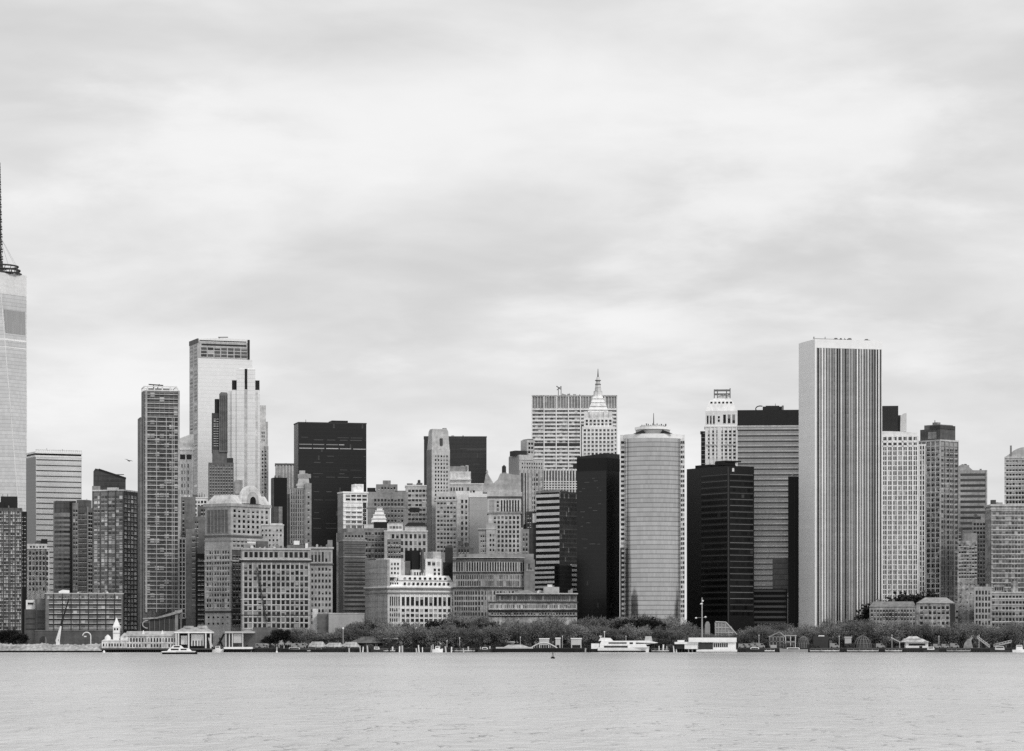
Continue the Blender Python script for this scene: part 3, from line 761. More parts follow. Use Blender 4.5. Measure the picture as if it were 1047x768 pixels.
# ---- 300-374 big black tower ---------------------------------------------------------------------------------------------
B = Bld('black_office_tower', 'broad jet black slab tower with a few white lit window strips near its top', 'tower', 300.5, 305, 374.6, 2900, 9)
bk = curtain(0.085, 1.5, 3.9, 1.9, 0.12, .25, .1, .3, .8, .2, .012, .05)
B.mb('curtain_wall', bk).box(0, B.w, 0, B.d, -2, B.z(432.3)); B.band(432.6, 431.4, paint(.2), .3, 'parapet')
B.blk(341, 357.5, 428.6, 432.3, paint(.14), 10, 30, 'penthouse')
ws = glass(.4,.6,0,0); wd = glass(.05,.10,0,0)
for (p0,p1,y) in ((306,319,454.2),(320,331.5,454.2),(333.5,345.5,454.2),(346.5,352,454.2),(306,319,458.2),(320,331.5,458.2),(333.5,346,458.2),(347.5,359,458.2),(361,374,458.4)):
    B.win(p0, p1, y-.42, y+.42, 1, 1, 1, 1, ws if p0 > 334 or y > 456 else glass(.25,.4,0,0), -.1, name='lit_window_band')
random.seed(3)
for y in (447,449.5,466,472.5,476,480,484,487.5,491,502.5,511,524,530,535,540):
    for p in range(306, 374, 13):
        if random.random() < .55: B.win(p+random.uniform(0,3), min(373.8, p+random.uniform(7,12.5)), y-.3, y+.3, 1, 1, 1, 1, wd, -.1, name='window_band')
B.mast(314, 428.3, 432); B.done()

# ---- 316-342 stone building with cornice --------------------------------------------------------------------------------------
B = Bld('stone_office_building', 'narrow stone block with tall top storey arcade, right of the double cornice block', 'building', 316.6, 316.6, 340, 2500, 0, 30)
B.full(560, wall(.56)); B.band(577.6, 576.2, wall(.3), .9); B.band(561, 559.4, wall(.64), 1.1)
B.win(317.5, 339, 564, 575, 6, 1, .5, .95, GD); B.win(317.5, 339, 579, 640, 6, 10, .48, .5, GD); B.clutter(318, 338, 560, 5, 3.5, .5); B.unit(335, 340, 552, 560, wall(.46), 6, 14); B.done()
random.seed(33)
# ---- 345-376 white slab, left flank greyed for shade ------------------------------------------------------------
B = Bld('office_tower', 'slim white tower with plain shade-grey left flank and small white roof house', 'tower', 345.6, 351, 376, 2640, 15)
Wh = wall(.86)
B.blk(351, 371, 503, None, Wh, 0, B.d); B.blk(370.5, 376, 503, 513.5, Wh, 0, B.d)
B.mb('flank', wall(.52)).box(-.35, .02, 0, B.d, -2, B.z(503.5))  # left side's shade put into a darker wall tone
B.band(504.2, 502.6, paint(.9), .6); B.unit(364, 373, 494.5, 503, wall(.82), 4, 16, 'roof_house'); B.unit(362.5, 366, 498, 503, wall(.85), 3, 8, 'roof_house')
B.win(353, 370.5, 516, 546, 3, 6, .8, .46, GL); B.win(353, 375.5, 505, 512.5, 4, 2, .78, .52, GM); B.floors(351, 371, 513.5, 545, 7, .8, paint(.88), .5)
B.blk(371, 376, 513.5, None, wall(.3), 4, B.d); B.win(371.3, 376, 516, 545, 2, 7, .5, .5, GB, 4); B.done()

# ---- 343-373 darker rounded-row building -------------------------------------------------------------
B = Bld('office_building', 'dull dark grey block with faint horizontal floor lines and stepped-back top storeys', 'building', 346, 351, 374, 2555, 14)
Dk = wall(.37)
B.full(553, Dk); B.blk(352, 374, 544, 553.5, wall(.42), 3, 26); B.blk(357, 374, 539.5, 544.5, wall(.46), 6, 24)
for k in range(16): B.win(352, 373.5, 556+k*4.5, 558+k*4.5, 1, 1, .98, 1, glass(.03,.06,0,0), name='window_band')
B.floors(351, 374, 553, 628, 16, .5, wall(.42), .5); B.band(553.5, 551.6, wall(.48), .7); B.band(570, 568.6, wall(.46), .6)
B.win(353, 373, 546.5, 550, 6, 1, .5, .8, GD, 3); B.done()
B = Bld('concrete_shaft', 'plain grey vertical shaft beside the dull dark block with floor lines', 'tower', 344, 344, 349.5, 2600, 0, 20)
B.full(545, wall(.52)); B.done()

# ---- 373-396 pagoda topped block -------------------------------------------------------------------------
B = Bld('stepped_office_building', 'brown grey office block capped by a small white three-tier stepped pavilion', 'building', 372, 372, 397, 2620, 0, 28)
B.full(540, wall(.46)); B.blk(382, 397, 533.5, 541, paint(.12), 3, 20, 'penthouse'); B.blk(372, 383, 536, 541, wall(.7), 3, 16, 'penthouse')
for (p0,p1,yt,yb) in ((379.5,395.5,529.5,534),(381,394.5,525.5,529.6),(383,393,521.5,525.6),(385,391.5,518.8,521.6)):
    m = MB(); m.frust(B.x(p0), B.x(p1), 5, 18, B.z(yb), B.x(p0+1), B.x(p1-1), 6, 17, B.z(yt+.9)); m.box(B.x(p0+.3), B.x(p1-.3), 5.2, 17.8, B.z(yt+.9), B.z(yt+.2))
    m.build('stepped_roof', paint(.88), B.root)
B.win(373, 396, 543, 572, 7, 5, .6, .5, GD); B.floors(372, 397, 541, 573, 5, .6, wall(.55), .4); B.done()

# ---- 376-417 grey building with centre block ---------------------------------------------------------------
B = Bld('masonry_tower', 'broad grey masonry building with a stepped centre block on its flat roof', 'building', 375.5, 375.5, 417, 2780, 0, 32)
Gm = wall(.50)
B.full(503, Gm); B.blk(384.5, 406.5, 495, 503.5, wall(.46), 3, 24); B.blk(391.5, 399.5, 491, 496, wall(.5), 4, 20); B.blk(375.5, 384, 498.5, 503.2, paint(.13), 5, 18, 'penthouse'); B.blk(404, 415, 501.5, 503.5, wall(.4), 3, 15)
B.win(382, 413, 509.5, 518, 9, 2, .55, .62, GB); B.win(382, 413, 520, 545, 9, 5, .5, .42, GD); B.band(519.2, 518.2, wall(.56), .4); B.win(386, 405, 497, 501, 6, 1, .4, .6, GD, 3); B.done()

# ---- 415-438 pale windowed block -------------------------------------------------------------------------------
B = Bld('office_building', 'pale block with paired windows just left of the slim shouldered tower', 'building', 414.5, 414.5, 440, 2800, 0, 32)
B.full(497, wall(.64)); B.blk(416, 422, 494, 497.2, wall(.4), 4, 12); B.band(497.4, 496, wall(.72), .5); B.win(417, 439, 499.5, 548, 6, 10, .7, .46, GM); B.blk(419, 429, 519, 523.5, wall(.2), -.5, 1, 'panel')
B.tank(428.5, 490, 494, 3, paint(.25)); B.unit(426, 432, 493.5, 497, wall(.36), 4, 12); B.done()

# ---- 395-437 lower pale block with black roof -----------------------------------------------------------------------
B = Bld('office_building', 'low pale block with large square windows and a black slab roof house', 'building', 393, 393, 437, 2600, 0, 28)
B.blk(393, 437, 543, None, wall(.60)); B.blk(396, 412, 535, 543.2, wall(.72), 3, 18, 'roof_house'); B.win(398, 411, 537.5, 541, 4, 1, .78, .8, GL, 3); B.mb('roof', paint(.10)).frust(B.x(414), B.x(437), 2, 20, B.z(537.6), B.x(417.5), B.x(433), 5, 16, B.z(534)); B.blk(414, 436, 537.4, 543.2, wall(.62), 3, 20)
B.win(395, 436, 545, 573, 9, 4, .5, .58, GM); B.blk(396, 410, 551, 573, wall(.44), -.2, .1, 'panel'); B.win(396.5, 410, 553, 572, 5, 4, .6, .4, GD, -.25); B.band(543.6, 542.4, wall(.7), .5); B.done()

# ---- 374-398 flank greyed for shade + white grand building ----------------------------------------------------------------------------
B = Bld('grand_white_building', 'bright white block with mansard roof and big square windows, rising behind the park trees', 'building', 373.8, 396.5, 467, 2490, 24)
Wg = wall(.88, .16)
B.full(601.5, Wg)
B.mb('flank', wall(.56)).box(-.4, .02, -.05, B.d, -2, B.z(572)); B.blk(396.4, 398.5, 572, 603, wall(.55), .05, B.d)  # flank tone carries the shade of the left face
B.floors(373.8, 396.4, 580, 632, 9, .25, wall(.5), .55, 'L')
B.mb('mansard_roof', wall(.86, .16)).frust(0, B.w, 0, B.d, B.z(601.5), B.x(411), B.x(461.5), 5, B.d-3, B.z(588))
B.band(602.6, 600.8, wall(.42), 1.2); B.band(606.4, 604.9, wall(.5), 1.4); B.band(600.8, 599.6, paint(.92), 1.3)
B.win(399, 408.5, 590, 599.5, 4, 2, .5, .6, GM, 1.5)
B.win(412, 461, 594.8, 598.6, 11, 1, .44, .62, GD, .6, name='dormer_window'); B.win(413, 459.5, 589.7, 592.6, 9, 1, .40, .75, GD, 3.2, name='dormer_window')
B.floors(409, 464, 593.2, 593.2, 1, .5, paint(.9), .4, off=2.6)
B.win(410, 466, 610.2, 619.4, 12, 1, .58, 1, GD); B.win(410, 466, 621.5, 642, 12, 4, .62, .56, GM); B.win(398, 409, 610, 619.5, 5, 1, .5, 1, GM, -.13); B.win(398, 409, 621, 642, 5, 4, .5, .6, GM, -.13)
B.piers(409.5, 466.4, 607, 642, 12, 1.0, paint(.92), .45); B.blk(396.5, 409, 603, None, wall(.66), -.12, .5, 'bay')
B.blk(398.5, 413.5, 571.5, 590, paint(.92), 7, 22, 'roof_block'); B.win(402.5, 412, 574, 588, 3, 3, .5, .45, GD, 7); B.blk(397, 417.5, 570.5, 577, wall(.62), 9, 26, 'roof_block'); B.blk(413.5, 418, 574, 590, wall(.66), 8, 22, 'roof_block')
B.blk(426, 434.5, 562, 583, paint(.09), 10, 24, 'roof_block'); B.blk(425, 441, 582, 590, wall(.74), 8, 22, 'roof_block'); B.win(427, 440, 584, 588.5, 5, 1, .5, .7, GD, 8)
B.blk(438.5, 455, 570.5, 590, paint(.92), 7, 22, 'roof_block'); B.win(440, 454, 573, 578, 3, 1, .62, .8, GM, 7); B.win(446, 454.5, 580, 588, 2, 2, .5, .6, GM, 7); B.blk(447.5, 455.5, 563, 571, wall(.6), 9, 22, 'roof_block'); B.blk(434.6, 436.4, 561, 585, paint(.3), 6, 9, 'chimney'); B.blk(418, 425, 573, 588, wall(.35), 11, 24, 'roof_block'); B.done()

# ---- 457-497 dark slab far behind -----------------------------------------------------------------------------------------
B = Bld('black_office_tower', 'wide charcoal slab tower standing behind the slim shouldered stone tower', 'tower', 433.5, 433.5, 497.5, 3060, 0, 34)
B.full(446.8, curtain(.185, 1.6, 3.9, 1.5, .12, .2, .1, .35, .85, .2, .006, .06), 'curtain_wall'); B.band(447, 446, paint(.3), .3, 'parapet')
for (p0,p1,y) in ((470,497,458.6),(477,497,460),(484,490,474.5)): B.win(p0, p1, y-.3, y+.3, 1, 1, .99, 1, glass(.06,.11,0,0), -.1, name='window_band')
B.done()

# ---- 433-466 slim shouldered tower -------------------------------------------------------------------------------------------
B = Bld('stone_tower', 'slim pale stone tower with tapered top and one dark slot window before the charcoal slab', 'tower', 436.5, 441.5, 460, 2710, 18)
St = wall(.62)
B.full(459, St); B.mb('wall', St).frust(.2, B.w-.2, .4, B.d-.4, B.z(459), B.x(442.5), B.x(459), 2, B.d-2, B.z(441)); B.mb('crown', wall(.58)).frust(B.x(442.5), B.x(459), 2, B.d-2, B.z(441), B.x(443.5), B.x(458), 3, B.d-3, B.z(438.2)); B.blk(455, 458, 437, 439, wall(.5), 4, 8, 'penthouse')
B.blk(450.2, 452.7, 448, 455.5, paint(.25), -.1, 1.8, 'slot_window'); B.win(444, 458.5, 464.5, 512, 5, 12, .42, .5, GD); B.win(444, 446.5, 509, 514, 1, 2, .7, .5, GD)
B.mb('flank', wall(.44)).box(-.3, .02, 0, B.d, -2, B.z(459.5)); B.done()  # shade of the left side painted into the flank tone
B = Bld('stone_office_building', 'pale shoulder block with close window rows at the foot of the slim stone tower', 'building', 445.5, 445.5, 467, 2680, 0, 24)
B.full(507, wall(.6)); B.blk(447, 460, 502.5, 507.2, wall(.62), 1, 18); B.win(446.5, 466.5, 512.5, 566, 6, 12, .62, .48, GM); B.band(512, 511, wall(.7), .5); B.win(448, 466, 508, 511, 5, 1, .55, .8, GD); B.done()

# ---- 458-482 stepped beige tops, 466-498 blank white wall ----------------------------------------------------------------------
B = Bld('stepped_building', 'pale beige stepped building with a cylinder-fronted roof house, below the charcoal slab', 'building', 458, 458, 498, 2745, 0, 30)
B.blk(458, 497.5, 495, None, wall(.64)); B.blk(458, 481.5, 482, 496, wall(.70), 2); B.blk(459, 478, 476.5, 482.3, wall(.5), 4, 20, 'roof_house')
m = MB(); m.cyl(B.x(472.8), 9, 2.2*2745/F*.9, 2.2*2745/F*.9, B.z(482), B.z(475.8), 14); m.build('water_tank', paint(.62), B.root); B.blk(476, 479, 475.5, 482, wall(.66), 4, 12, 'chimney')
B.band(490.5, 489.9, wall(.8), .3, pr=481.5); B.band(495.4, 494.2, wall(.72), .5); B.win(460, 480, 497.5, 503, 7, 1, .5, .6, GM); B.blk(461, 466, 483.5, 488.5, wall(.76), 1.8, 3, 'panel'); B.done()
B = Bld('blank_wall_building', 'building with a big blank whitish party wall and two columns of windows at its left', 'building', 466, 466, 500, 2700, 0, 26)
B.blk(466, 480, 502, None, wall(.70)); B.blk(479, 499.5, 505, None, wall(.60, .08)); B.blk(479, 499.5, 502.5, 508.5, wall(.80, .08), -.4, 6, 'parapet'); B.win(470.5, 478.8, 510, 560, 2, 9, .44, .55, GD); B.win(480, 486, 500, 505, 2, 1, .6, .4, GD, -.4); B.done()

# ---- 493-533 gabled louvre tower ----------------------------------------------------------------------------------------------------
B = Bld('gabled_tower', 'pale tower with a pointed gable, chimney and dark louvred arcade above even windows', 'tower', 499, 499, 533, 2640, 0, 30)
Ga = wall(.66)
B.blk(499.5, 532, 523, None, Ga); B.blk(498.5, 533, 507, 524, wall(.64))
zt = B.z
B.mb('gable', wall(.56)).profile([(B.x(493.5), zt(503.5)), (B.x(533), zt(503.5)), (B.x(533), zt(486)), (B.x(524), zt(485)), (B.x(519.5), zt(484)), (B.x(511.5), zt(484)), (B.x(509), zt(490)), (B.x(504.5), zt(494)), (B.x(499.5), zt(485.5)), (B.x(498), zt(482)), (B.x(496.5), zt(485.5))], 1.5, 24)
B.band(507.6, 503.2, wall(.62), .8); B.band(509.3, 507.6, wall(.3), .6); B.band(525.2, 523.4, wall(.5), .8)
B.blk(511, 532, 511, 523, wall(.72), -.25, .2, 'arcade'); B.win(511.5, 531.5, 511.3, 523, 7, 1, .52, .98, GB, -.3, name='louvre'); B.win(507.5, 510.5, 511.5, 523, 1, 3, .6, .6, GD); B.blk(500.5, 505.5, 511, 523, wall(.55), -.2, .2, 'panel')
B.win(504, 531.5, 527, 570, 7, 9, .52, .58, GD); B.tank(515.4, 474.5, 484, 4.4, paint(.18), 12); B.blk(513, 518, 482.5, 485, wall(.4), 8, 16, 'penthouse')
m = MB(); m.cyl(B.x(498), 12, 1.4, .2, zt(482.4), zt(479.5), 8); m.build('finial', wall(.5), B.root); B.done()
B = Bld('stone_annex', 'short stepped stone annex at the left foot of the gabled tower', 'building', 489, 489, 507, 2610, 0, 22)
B.blk(497, 507, 535, None, wall(.60)); B.blk(489.5, 499, 541, None, wall(.54), 1); B.win(500, 506, 545, 565, 2, 4, .5, .5, GD); B.band(541.4, 540.4, wall(.64), .4); B.win(491,498,546,566,3,4,.5,.4,GM,1); B.done()

# ---- 520-556 stepped tower in the gap ------------------------------------------------------------------------------------------------------
B = Bld('stepped_tower', 'grey tower stepping up to the right, plain left wall, beside wide lattice tower', 'tower', 520.5, 531, 556, 2800, 22)
B.full(470, wall(.62)); B.mb('flank', wall(.52, .1)).box(-.4, .02, 0, B.d, -2, B.z(466)); B.blk(531, 545, 465, 471, wall(.64)); B.blk(528.5, 542, 460.5, 465.5, paint(.16), 4, 18, 'penthouse'); B.blk(540.5, 548, 449, 466, wall(.6), 4, 20); B.blk(541.5, 547, 448.2, 449.3, paint(.4), 4, 18, 'coping')  # flank tone darkened to show the shaded left face
B.win(533, 555, 472, 480, 9, 2, .4, .45, GD); B.win(532, 541.5, 483, 540, 3, 1, .55, .98, GD, name='window_strip'); B.win(543, 555, 483, 540, 5, 12, .6, .6, GM); B.piers(532, 555, 480, 540, 6, 1.0, wall(.56), .7); B.win(541.5, 547, 451, 464, 2, 3, .6, .5, GD, 4); B.done()
B = Bld('rooftop_shed_tower', 'dark little building with pale panel and water tank squeezed between gabled and banded towers', 'building', 533, 533, 552, 2640, 0, 20)
B.blk(538, 552, 523, None, wall(.25)); B.blk(533, 541, 541, None, wall(.5), -1); B.blk(544.5, 551, 525, 534.5, paint(.78), -.4, 1, 'panel'); B.tank(537.5, 535, 542, 5.2, paint(.15), 5); B.win(534, 540, 544, 570, 2, 5, .5, .5, GD, -1); B.win(539, 543.5, 526, 540, 2, 3, .5, .5, GD); B.done()

# ---- 543-631 wide lattice tower ---------------------------------------------------------------------------------------------------------------
B = Bld('wide_office_tower', 'wide pale tower with a striped top band and dense white lattice of windows', 'skyscraper', 543.7, 543.7, 631, 2990, 0, 40)
La = wall(.84)
B.full(404.5, wall(.50), 'core'); B.blk(544.2, 630.5, 405.5, 418, wall(.48), -.3, 1, 'striped_band')
B.piers(543.9, 630.8, 404.5, 418, 30, .75, wall(.66), .9, name='striped_band'); B.piers(543.9, 630.8, 404.5, 500, 7, 1.0, paint(.92), 1.2); B.floors(543.7, 631, 404.9, 404.9, 1, 1.4, paint(.85), 1.2)
B.floors(543.7, 631, 418.5, 500, 21, 1.7, La, .9)
B.win(544, 630.7, 418.5, 500, 28, 21, .72, .9, glass(.04,.2,.25,.6), -.05)
B.blk(545, 606, 453, 456, paint(.2), -1.0, .1, 'dark_belt'); B.blk(593.5, 597, 434, 500, paint(.22), -1.0, .1, 'painted_recess')  # upright strip is raised; its recess shade is only dark paint
cr = MB(); cr.tube((B.x(571),10,B.z(404.5)),(B.x(571),10,B.z(396)),.35); cr.tube((B.x(573.8),10,B.z(404.5)),(B.x(573.8),10,B.z(394)),.35); cr.tube((B.x(569),10,B.z(394)),(B.x(574),10,B.z(397.5)),.5); cr.tube((B.x(569.5),10,B.z(398)),(B.x(574),10,B.z(394.2)),.4)
cr.build('antenna', paint(.3), B.root); B.mast(582.5, 401.5, 404.5); B.blk(586, 589, 402.5, 404.6, paint(.5), 6, 12, 'roof_machine'); B.blk(576, 579, 403, 404.6, paint(.4), 6, 12, 'roof_machine'); B.done()

# ---- 595-631 spired tower -------------------------------------------------------------------------------------------------------------------------
B = Bld('spired_tower', 'pale stepped tower tapering to a thin needle spire in front of the wide lattice tower', 'skyscraper', 594.8, 594.8, 628.6, 2900, 0, 34)
Sp = wall(.80); x = B.x
B.blk(595, 628.4, 436, None, Sp); B.blk(597, 626.5, 427.5, 437, Sp, 1.5, 31); B.blk(600, 623.5, 421, 429, wall(.72), 3, 29)
B.mb('crown', wall(.84)).frust(x(600), x(623.5), 3, 29, B.z(424), x(606.8), x(616.2), 11, 21, B.z(404.5))
B.win(596, 628, 438, 470, 8, 8, .52, .5, glass(.02,.1,.08,.4)); B.win(598, 626, 428.5, 435.5, 7, 2, .5, .55, GD, 1.5)
for k, (p0, p1, yy, off) in enumerate(((603,621,420.5,5.0),(604.2,619.6,416.5,6.8),(605.4,618.4,412.5,8.6),(606.4,617.2,408.5,10.2))):
    B.win(p0, p1, yy-1.1, yy+1.1, 4 if k < 2 else 3, 1, .5, 1, GD, off)
    B.blk(p0-1.2, p1+1.2, yy-2.2, yy-1.6, paint(.9), off-1.0, off+1, 'belt')
m = MB(); cx_, cy_ = x(611.5), 16
for (r0,r1,ya,yb) in ((4.6,4.2,404.6,399),(3.2,3.0,399,395.5),(2.7,2.5,395.5,391.5),(2.3,1.9,391.5,387.5),(1.7,1.3,387.5,384)):
    m.cyl(cx_, cy_, r0, r1, B.z(ya), B.z(yb), 8)
m.build('lantern', wall(.7), B.root); m = MB()
for yy in (403.8, 398.8, 395.2, 391.2, 387.2): m.cyl(cx_, cy_, 4.2 if yy > 398 else 2.9, 4.2 if yy > 398 else 2.9, B.z(yy+.9), B.z(yy), 8)
m.build('lantern_ring', paint(.35), B.root); m = MB(); m.tube((cx_,cy_,B.z(384)), (cx_,cy_,B.z(375.5)), .75, .2, 6); m.build('needle', MAST(), B.root)
for (p0,p1) in ((597.2,600.4),(602.8,605.6),(617.6,620.6),(623,626)): B.blk(p0, p1, 420.5, 428, wall(.74), 2.0, 6, 'turret')
B.done()

# ---- 548-590 lattice block under it ---------------------------------------------------------------------------------------------------------------------
B = Bld('ribbed_tower', 'ribbed dark block of tall vertical window strips under the wide lattice tower', 'tower', 553.5, 553.5, 592, 2830, 0, 30)
B.full(481, wall(.34)); B.piers(555, 591, 479.8, 510, 12, 1.3, wall(.72), .8); B.band(481.2, 479.6, wall(.8), .4); B.floors(555, 591, 492.5, 500, 3, .8, wall(.8), .9); B.win(554, 555.5, 484, 500, 1, 5, .7, .6, GD); B.blk(553.5, 556, 481, None, wall(.62), -.6, 2, 'corner_pier'); B.blk(586, 593, 474, 481, paint(.14), 4, 12, 'penthouse')
B.win(557, 591, 483, 500, 12, 1, .55, 1, GB, name='window_strip'); B.done()

# ---- 534-590 banded two-tone tower -------------------------------------------------------------------------------------------------------------------------------
B = Bld('banded_tower', 'two-faced tower, bold white and black bands on left face, dark glass on right', 'tower', 548.5, 571.5, 590.5, 2620, 50)
B.mb('core', paint(.10)).box(0, B.w, 0, B.d, -2, B.z(503.5))
n = 14
for k in range(n):
    y = 505 + k*6.2; m = MB(); m.box(-.5, 0, -.4, B.d, B.z(y+3.0), B.z(y)); m.build('spandrel_band', wall(.72, .15), B.root)
B.mb('curtain_wall', curtain(.20, 1.5, 4.0, 1.7, .28, .5, .25, .25, .7, .15, .04, .16)).box(0, B.w+.2, -.3, 0.02, -2, B.z(503))
B.mb('parapet', wall(.5)).box(-.6, .4, -.4, B.d, B.z(503.2), B.z(501)); B.blk(572, 590, 502.5, 504, paint(.16), 0, 20, 'parapet'); B.blk(574, 588, 500.5, 503, paint(.3), 8, 22, 'penthouse'); B.clutter(573, 588, 502.6, 4, 2.5, .4, 6); B.done()
B = Bld('banded_block', 'lower banded block with bold white stripes stepping out below the two-faced banded tower', 'building', 533.8, 566.5, 590.5, 2560, 38)
B.mb('core', paint(.10)).box(0, B.w, 0, B.d, -2, B.z(578.6))
for k in range(6):
    y = 579.2 + k*4.9; m = MB(); m.box(-.5, 0, -.4, B.d, B.z(y+2.4), B.z(y)); m.build('spandrel_band', wall(.72, .15), B.root)
B.mb('curtain_wall', curtain(.16, 1.5, 3.9, 1.8, .2, .4, .25, .25, .6, .12)).box(0, B.x(584.5), -.3, .02, -2, B.z(577.8))
for k in range(6):
    y = 576.6 + k*4.9; B.blk(584.5, 590.5, y, y+2.6, wall(.66), -.5, 2, 'spandrel_band')
B.done()

# ---- 465-547 curved stone building -----------------------------------------------------------------------------------------------------------------------------------------
B = Bld('curved_stone_building', 'wide stone block with a bowed front, dark cornice lines and pillared upper storeys', 'building', 463, 463, 547, 2505, 0, 36)
R0, R1 = 0.0, B.x(537); n = 20
def bow(o): return [(R0+(R1-R0)*i/n, 12 - 12*sin(pi*(0.12+0.76*i/n))/1.0 - o) for i in range(n+1)]
Cs = wall(.56, .4)
arc = bow(0); poly = arc + [(R1, 34), (R0, 34)]
B.mb('wall', Cs).prism(poly, -2, B.z(572)); B.blk(536, 547, 572, None, wall(.42), 3, 34); B.blk(477, 546, 566, 572.3, wall(.46), 8, 30)
def bowband(yt, yb, o, mat, nm):
    A = bow(o); m = MB(); m.prism(A + [(R1, 20), (R0, 20)], B.z(yb), B.z(yt)); m.build(nm, mat, B.root)
bowband(570.5, 569.6, 1.0, wall(.6), 'cornice'); bowband(573.6, 572.2, .8, wall(.30), 'cornice'); bowband(586.2, 584.9, .9, wall(.2), 'cornice'); bowband(601.8, 600.4, 1.3, wall(.16), 'cornice'); bowband(602.6, 601.9, .9, wall(.56), 'cornice')
def bowrow(yt, yb, cnt, fr, mat, nm, i0=0.02, i1=.98, o=.08):
    z0, z1 = B.z(yb), B.z(yt)
    for k in range(cnt):
        f = i0+(i1-i0)*(k+.5)/cnt; ff = (i1-i0)/cnt*fr/2
        P = []
        for q in (f-ff, f+ff): P.append((R0+(R1-R0)*q, 12-12*sin(pi*(.12+.76*q))))
        m = MB(); (xa,ya),(xb,yb_) = P
        m.prism([(xa,ya-o),(xb,yb_-o),(xb,yb_+.3),(xa,ya+.3)], z0, z1); m.build(nm, mat, B.root)
bowrow(574.4, 584.4, 27, .34, wall(.60), 'pilaster', .02, .98, .5); bowrow(587, 599.6, 25, .26, wall(.56), 'pilaster', .35, .98, .4)
bowrow(575, 584, 27, .55, GD, 'window', .0385, .9985)
bowrow(588, 592, 30, .6, GM, 'window', .04); bowrow(594, 599, 30, .6, GM, 'window', .04)
for k in range(5): bowrow(604.5+k*5.4, 608+k*5.4, 16, .6, GM, 'window', .3)
bowrow(604, 632, 12, .22, wall(.56), 'pilaster', .36, .98, .6)
for k in range(5): bowrow(604.5+k*5.4, 608+k*5.4, 9, .7, GB, 'window', .02, .3)
B.win(538, 546, 576, 583, 4, 1, .5, .9, GD, 3)
B.blk(480, 484, 560, 567, wall(.3), 10, 16, 'penthouse'); B.clutter(466, 500, 571, 8, 5, .4, 10)
m = MB(); m.prism([(B.x(466),14),(B.x(486),14),(B.x(486),26),(B.x(466),26)], B.z(572), B.z(566), [(B.x(470),18),(B.x(482),18),(B.x(482),22),(B.x(470),22)]); m.build('hip_roof', wall(.38), B.root); B.done()
B = Bld('dark_roof_house', 'dark jumble of roof structures between the white mansard building and the bowed stone front', 'building', 453, 453, 466, 2530, 0, 14)
B.blk(455, 463, 560, None, wall(.2)); B.blk(453, 460, 575, None, wall(.16), -1); B.mb('roof', wall(.3)).profile([(B.x(455),B.z(560)),(B.x(463),B.z(560)),(B.x(462),B.z(557)),(B.x(457),B.z(558))], 0, 14); B.clutter(455, 462, 560, 3, 4, .4, 2); B.done()
B = Bld('rooftop_plant_house', 'small dark plant house with tanks on the low roofs behind the bowed stone front', 'building', 466, 466, 484, 2600, 0, 14)
B.blk(467, 481, 559, None, wall(.34)); B.tank(471, 552, 559, 5, paint(.28), 5); B.tank(477, 554, 559.2, 4, paint(.24), 5); B.win(468,480,561,566,4,1,.5,.6,GD); B.done()

# ---- 505-590 low terrace building ------------------------------------------------------------------------------------------------------------------------------------------------
B = Bld('terrace_building', 'low wide grey terminal block of rough striped terraces in front of the banded block', 'building', 500, 500, 590.5, 2455, 0, 30)
Tb = wall(.56, .6)
B.blk(507, 590, 607, None, wall(.42,.5), 4); B.blk(500, 590, 615.5, None, Tb)
B.band(607.6, 606.4, wall(.62), .4, pl=507); B.band(616.4, 615.2, wall(.24), .6); B.band(625.5, 623.6, paint(.10), .9); B.band(630.5, 629.4, paint(.16), .6)
B.win(508, 588, 609, 614, 38, 1, .55, .7, GL, 4); B.win(501, 589, 618, 622.5, 42, 1, .55, .7, GL); B.win(502, 588, 626.5, 629, 30, 1, .6, .9, GD)
B.mb('canopy', wall(.5)).profile([(B.x(524),B.z(606.6)),(B.x(548),B.z(606.6)),(B.x(540),B.z(603)),(B.x(530),B.z(604))], 8, 24)
B.blk(556, 572, 600, 607, wall(.56), 8, 20, 'penthouse'); B.blk(560, 565, 597.5, 600.3, wall(.7), 10, 16, 'penthouse'); B.clutter(520, 588, 606.6, 12, 4.5, .55, 6); B.done()

# ---- 590-633 jet black slab -------------------------------------------------------------------------------------------------------------------------------------------------------------
B = Bld('black_office_tower', 'narrow jet black tower with a sloping roofline, left of the curved glass tower', 'tower', 589.8, 620, 633.6, 2520, 60)
bk2 = curtain(.085, 1.5, 3.8, 1.7, .15, .3, .12, .3, .7, .2, .008, .04)
zt0, zt1 = B.z(466), B.z(463.2)
B.mb('curtain_wall', bk2).add([(0,0,-2),(B.w,0,-2),(B.w,B.d,-2),(0,B.d,-2),(0,0,zt1),(B.w,0,zt1),(B.w,B.d,zt1),(0,B.d,zt0)],[(0,3,2,1),(4,5,6,7),(0,1,5,4),(1,2,6,5),(2,3,7,6),(3,0,4,7)])
B.mb('mechanical_band', paint(.10)).box(-.2, B.w, -.2, B.d, B.z(481), B.z(468))
random.seed(8)
for k in range(20):
    y = random.uniform(484, 560); p = random.uniform(592, 614); B.win(p, p+random.uniform(1.5, 5), y-.3, y+.3, 1, 1, 1, 1, glass(.05,.1,0,0), -.1, 'L', 'window_band')
B.blk(588, 592, 472, 478, paint(.1), B.d*.8, B.d+1.0, 'mechanical_box') if False else None
B.done()

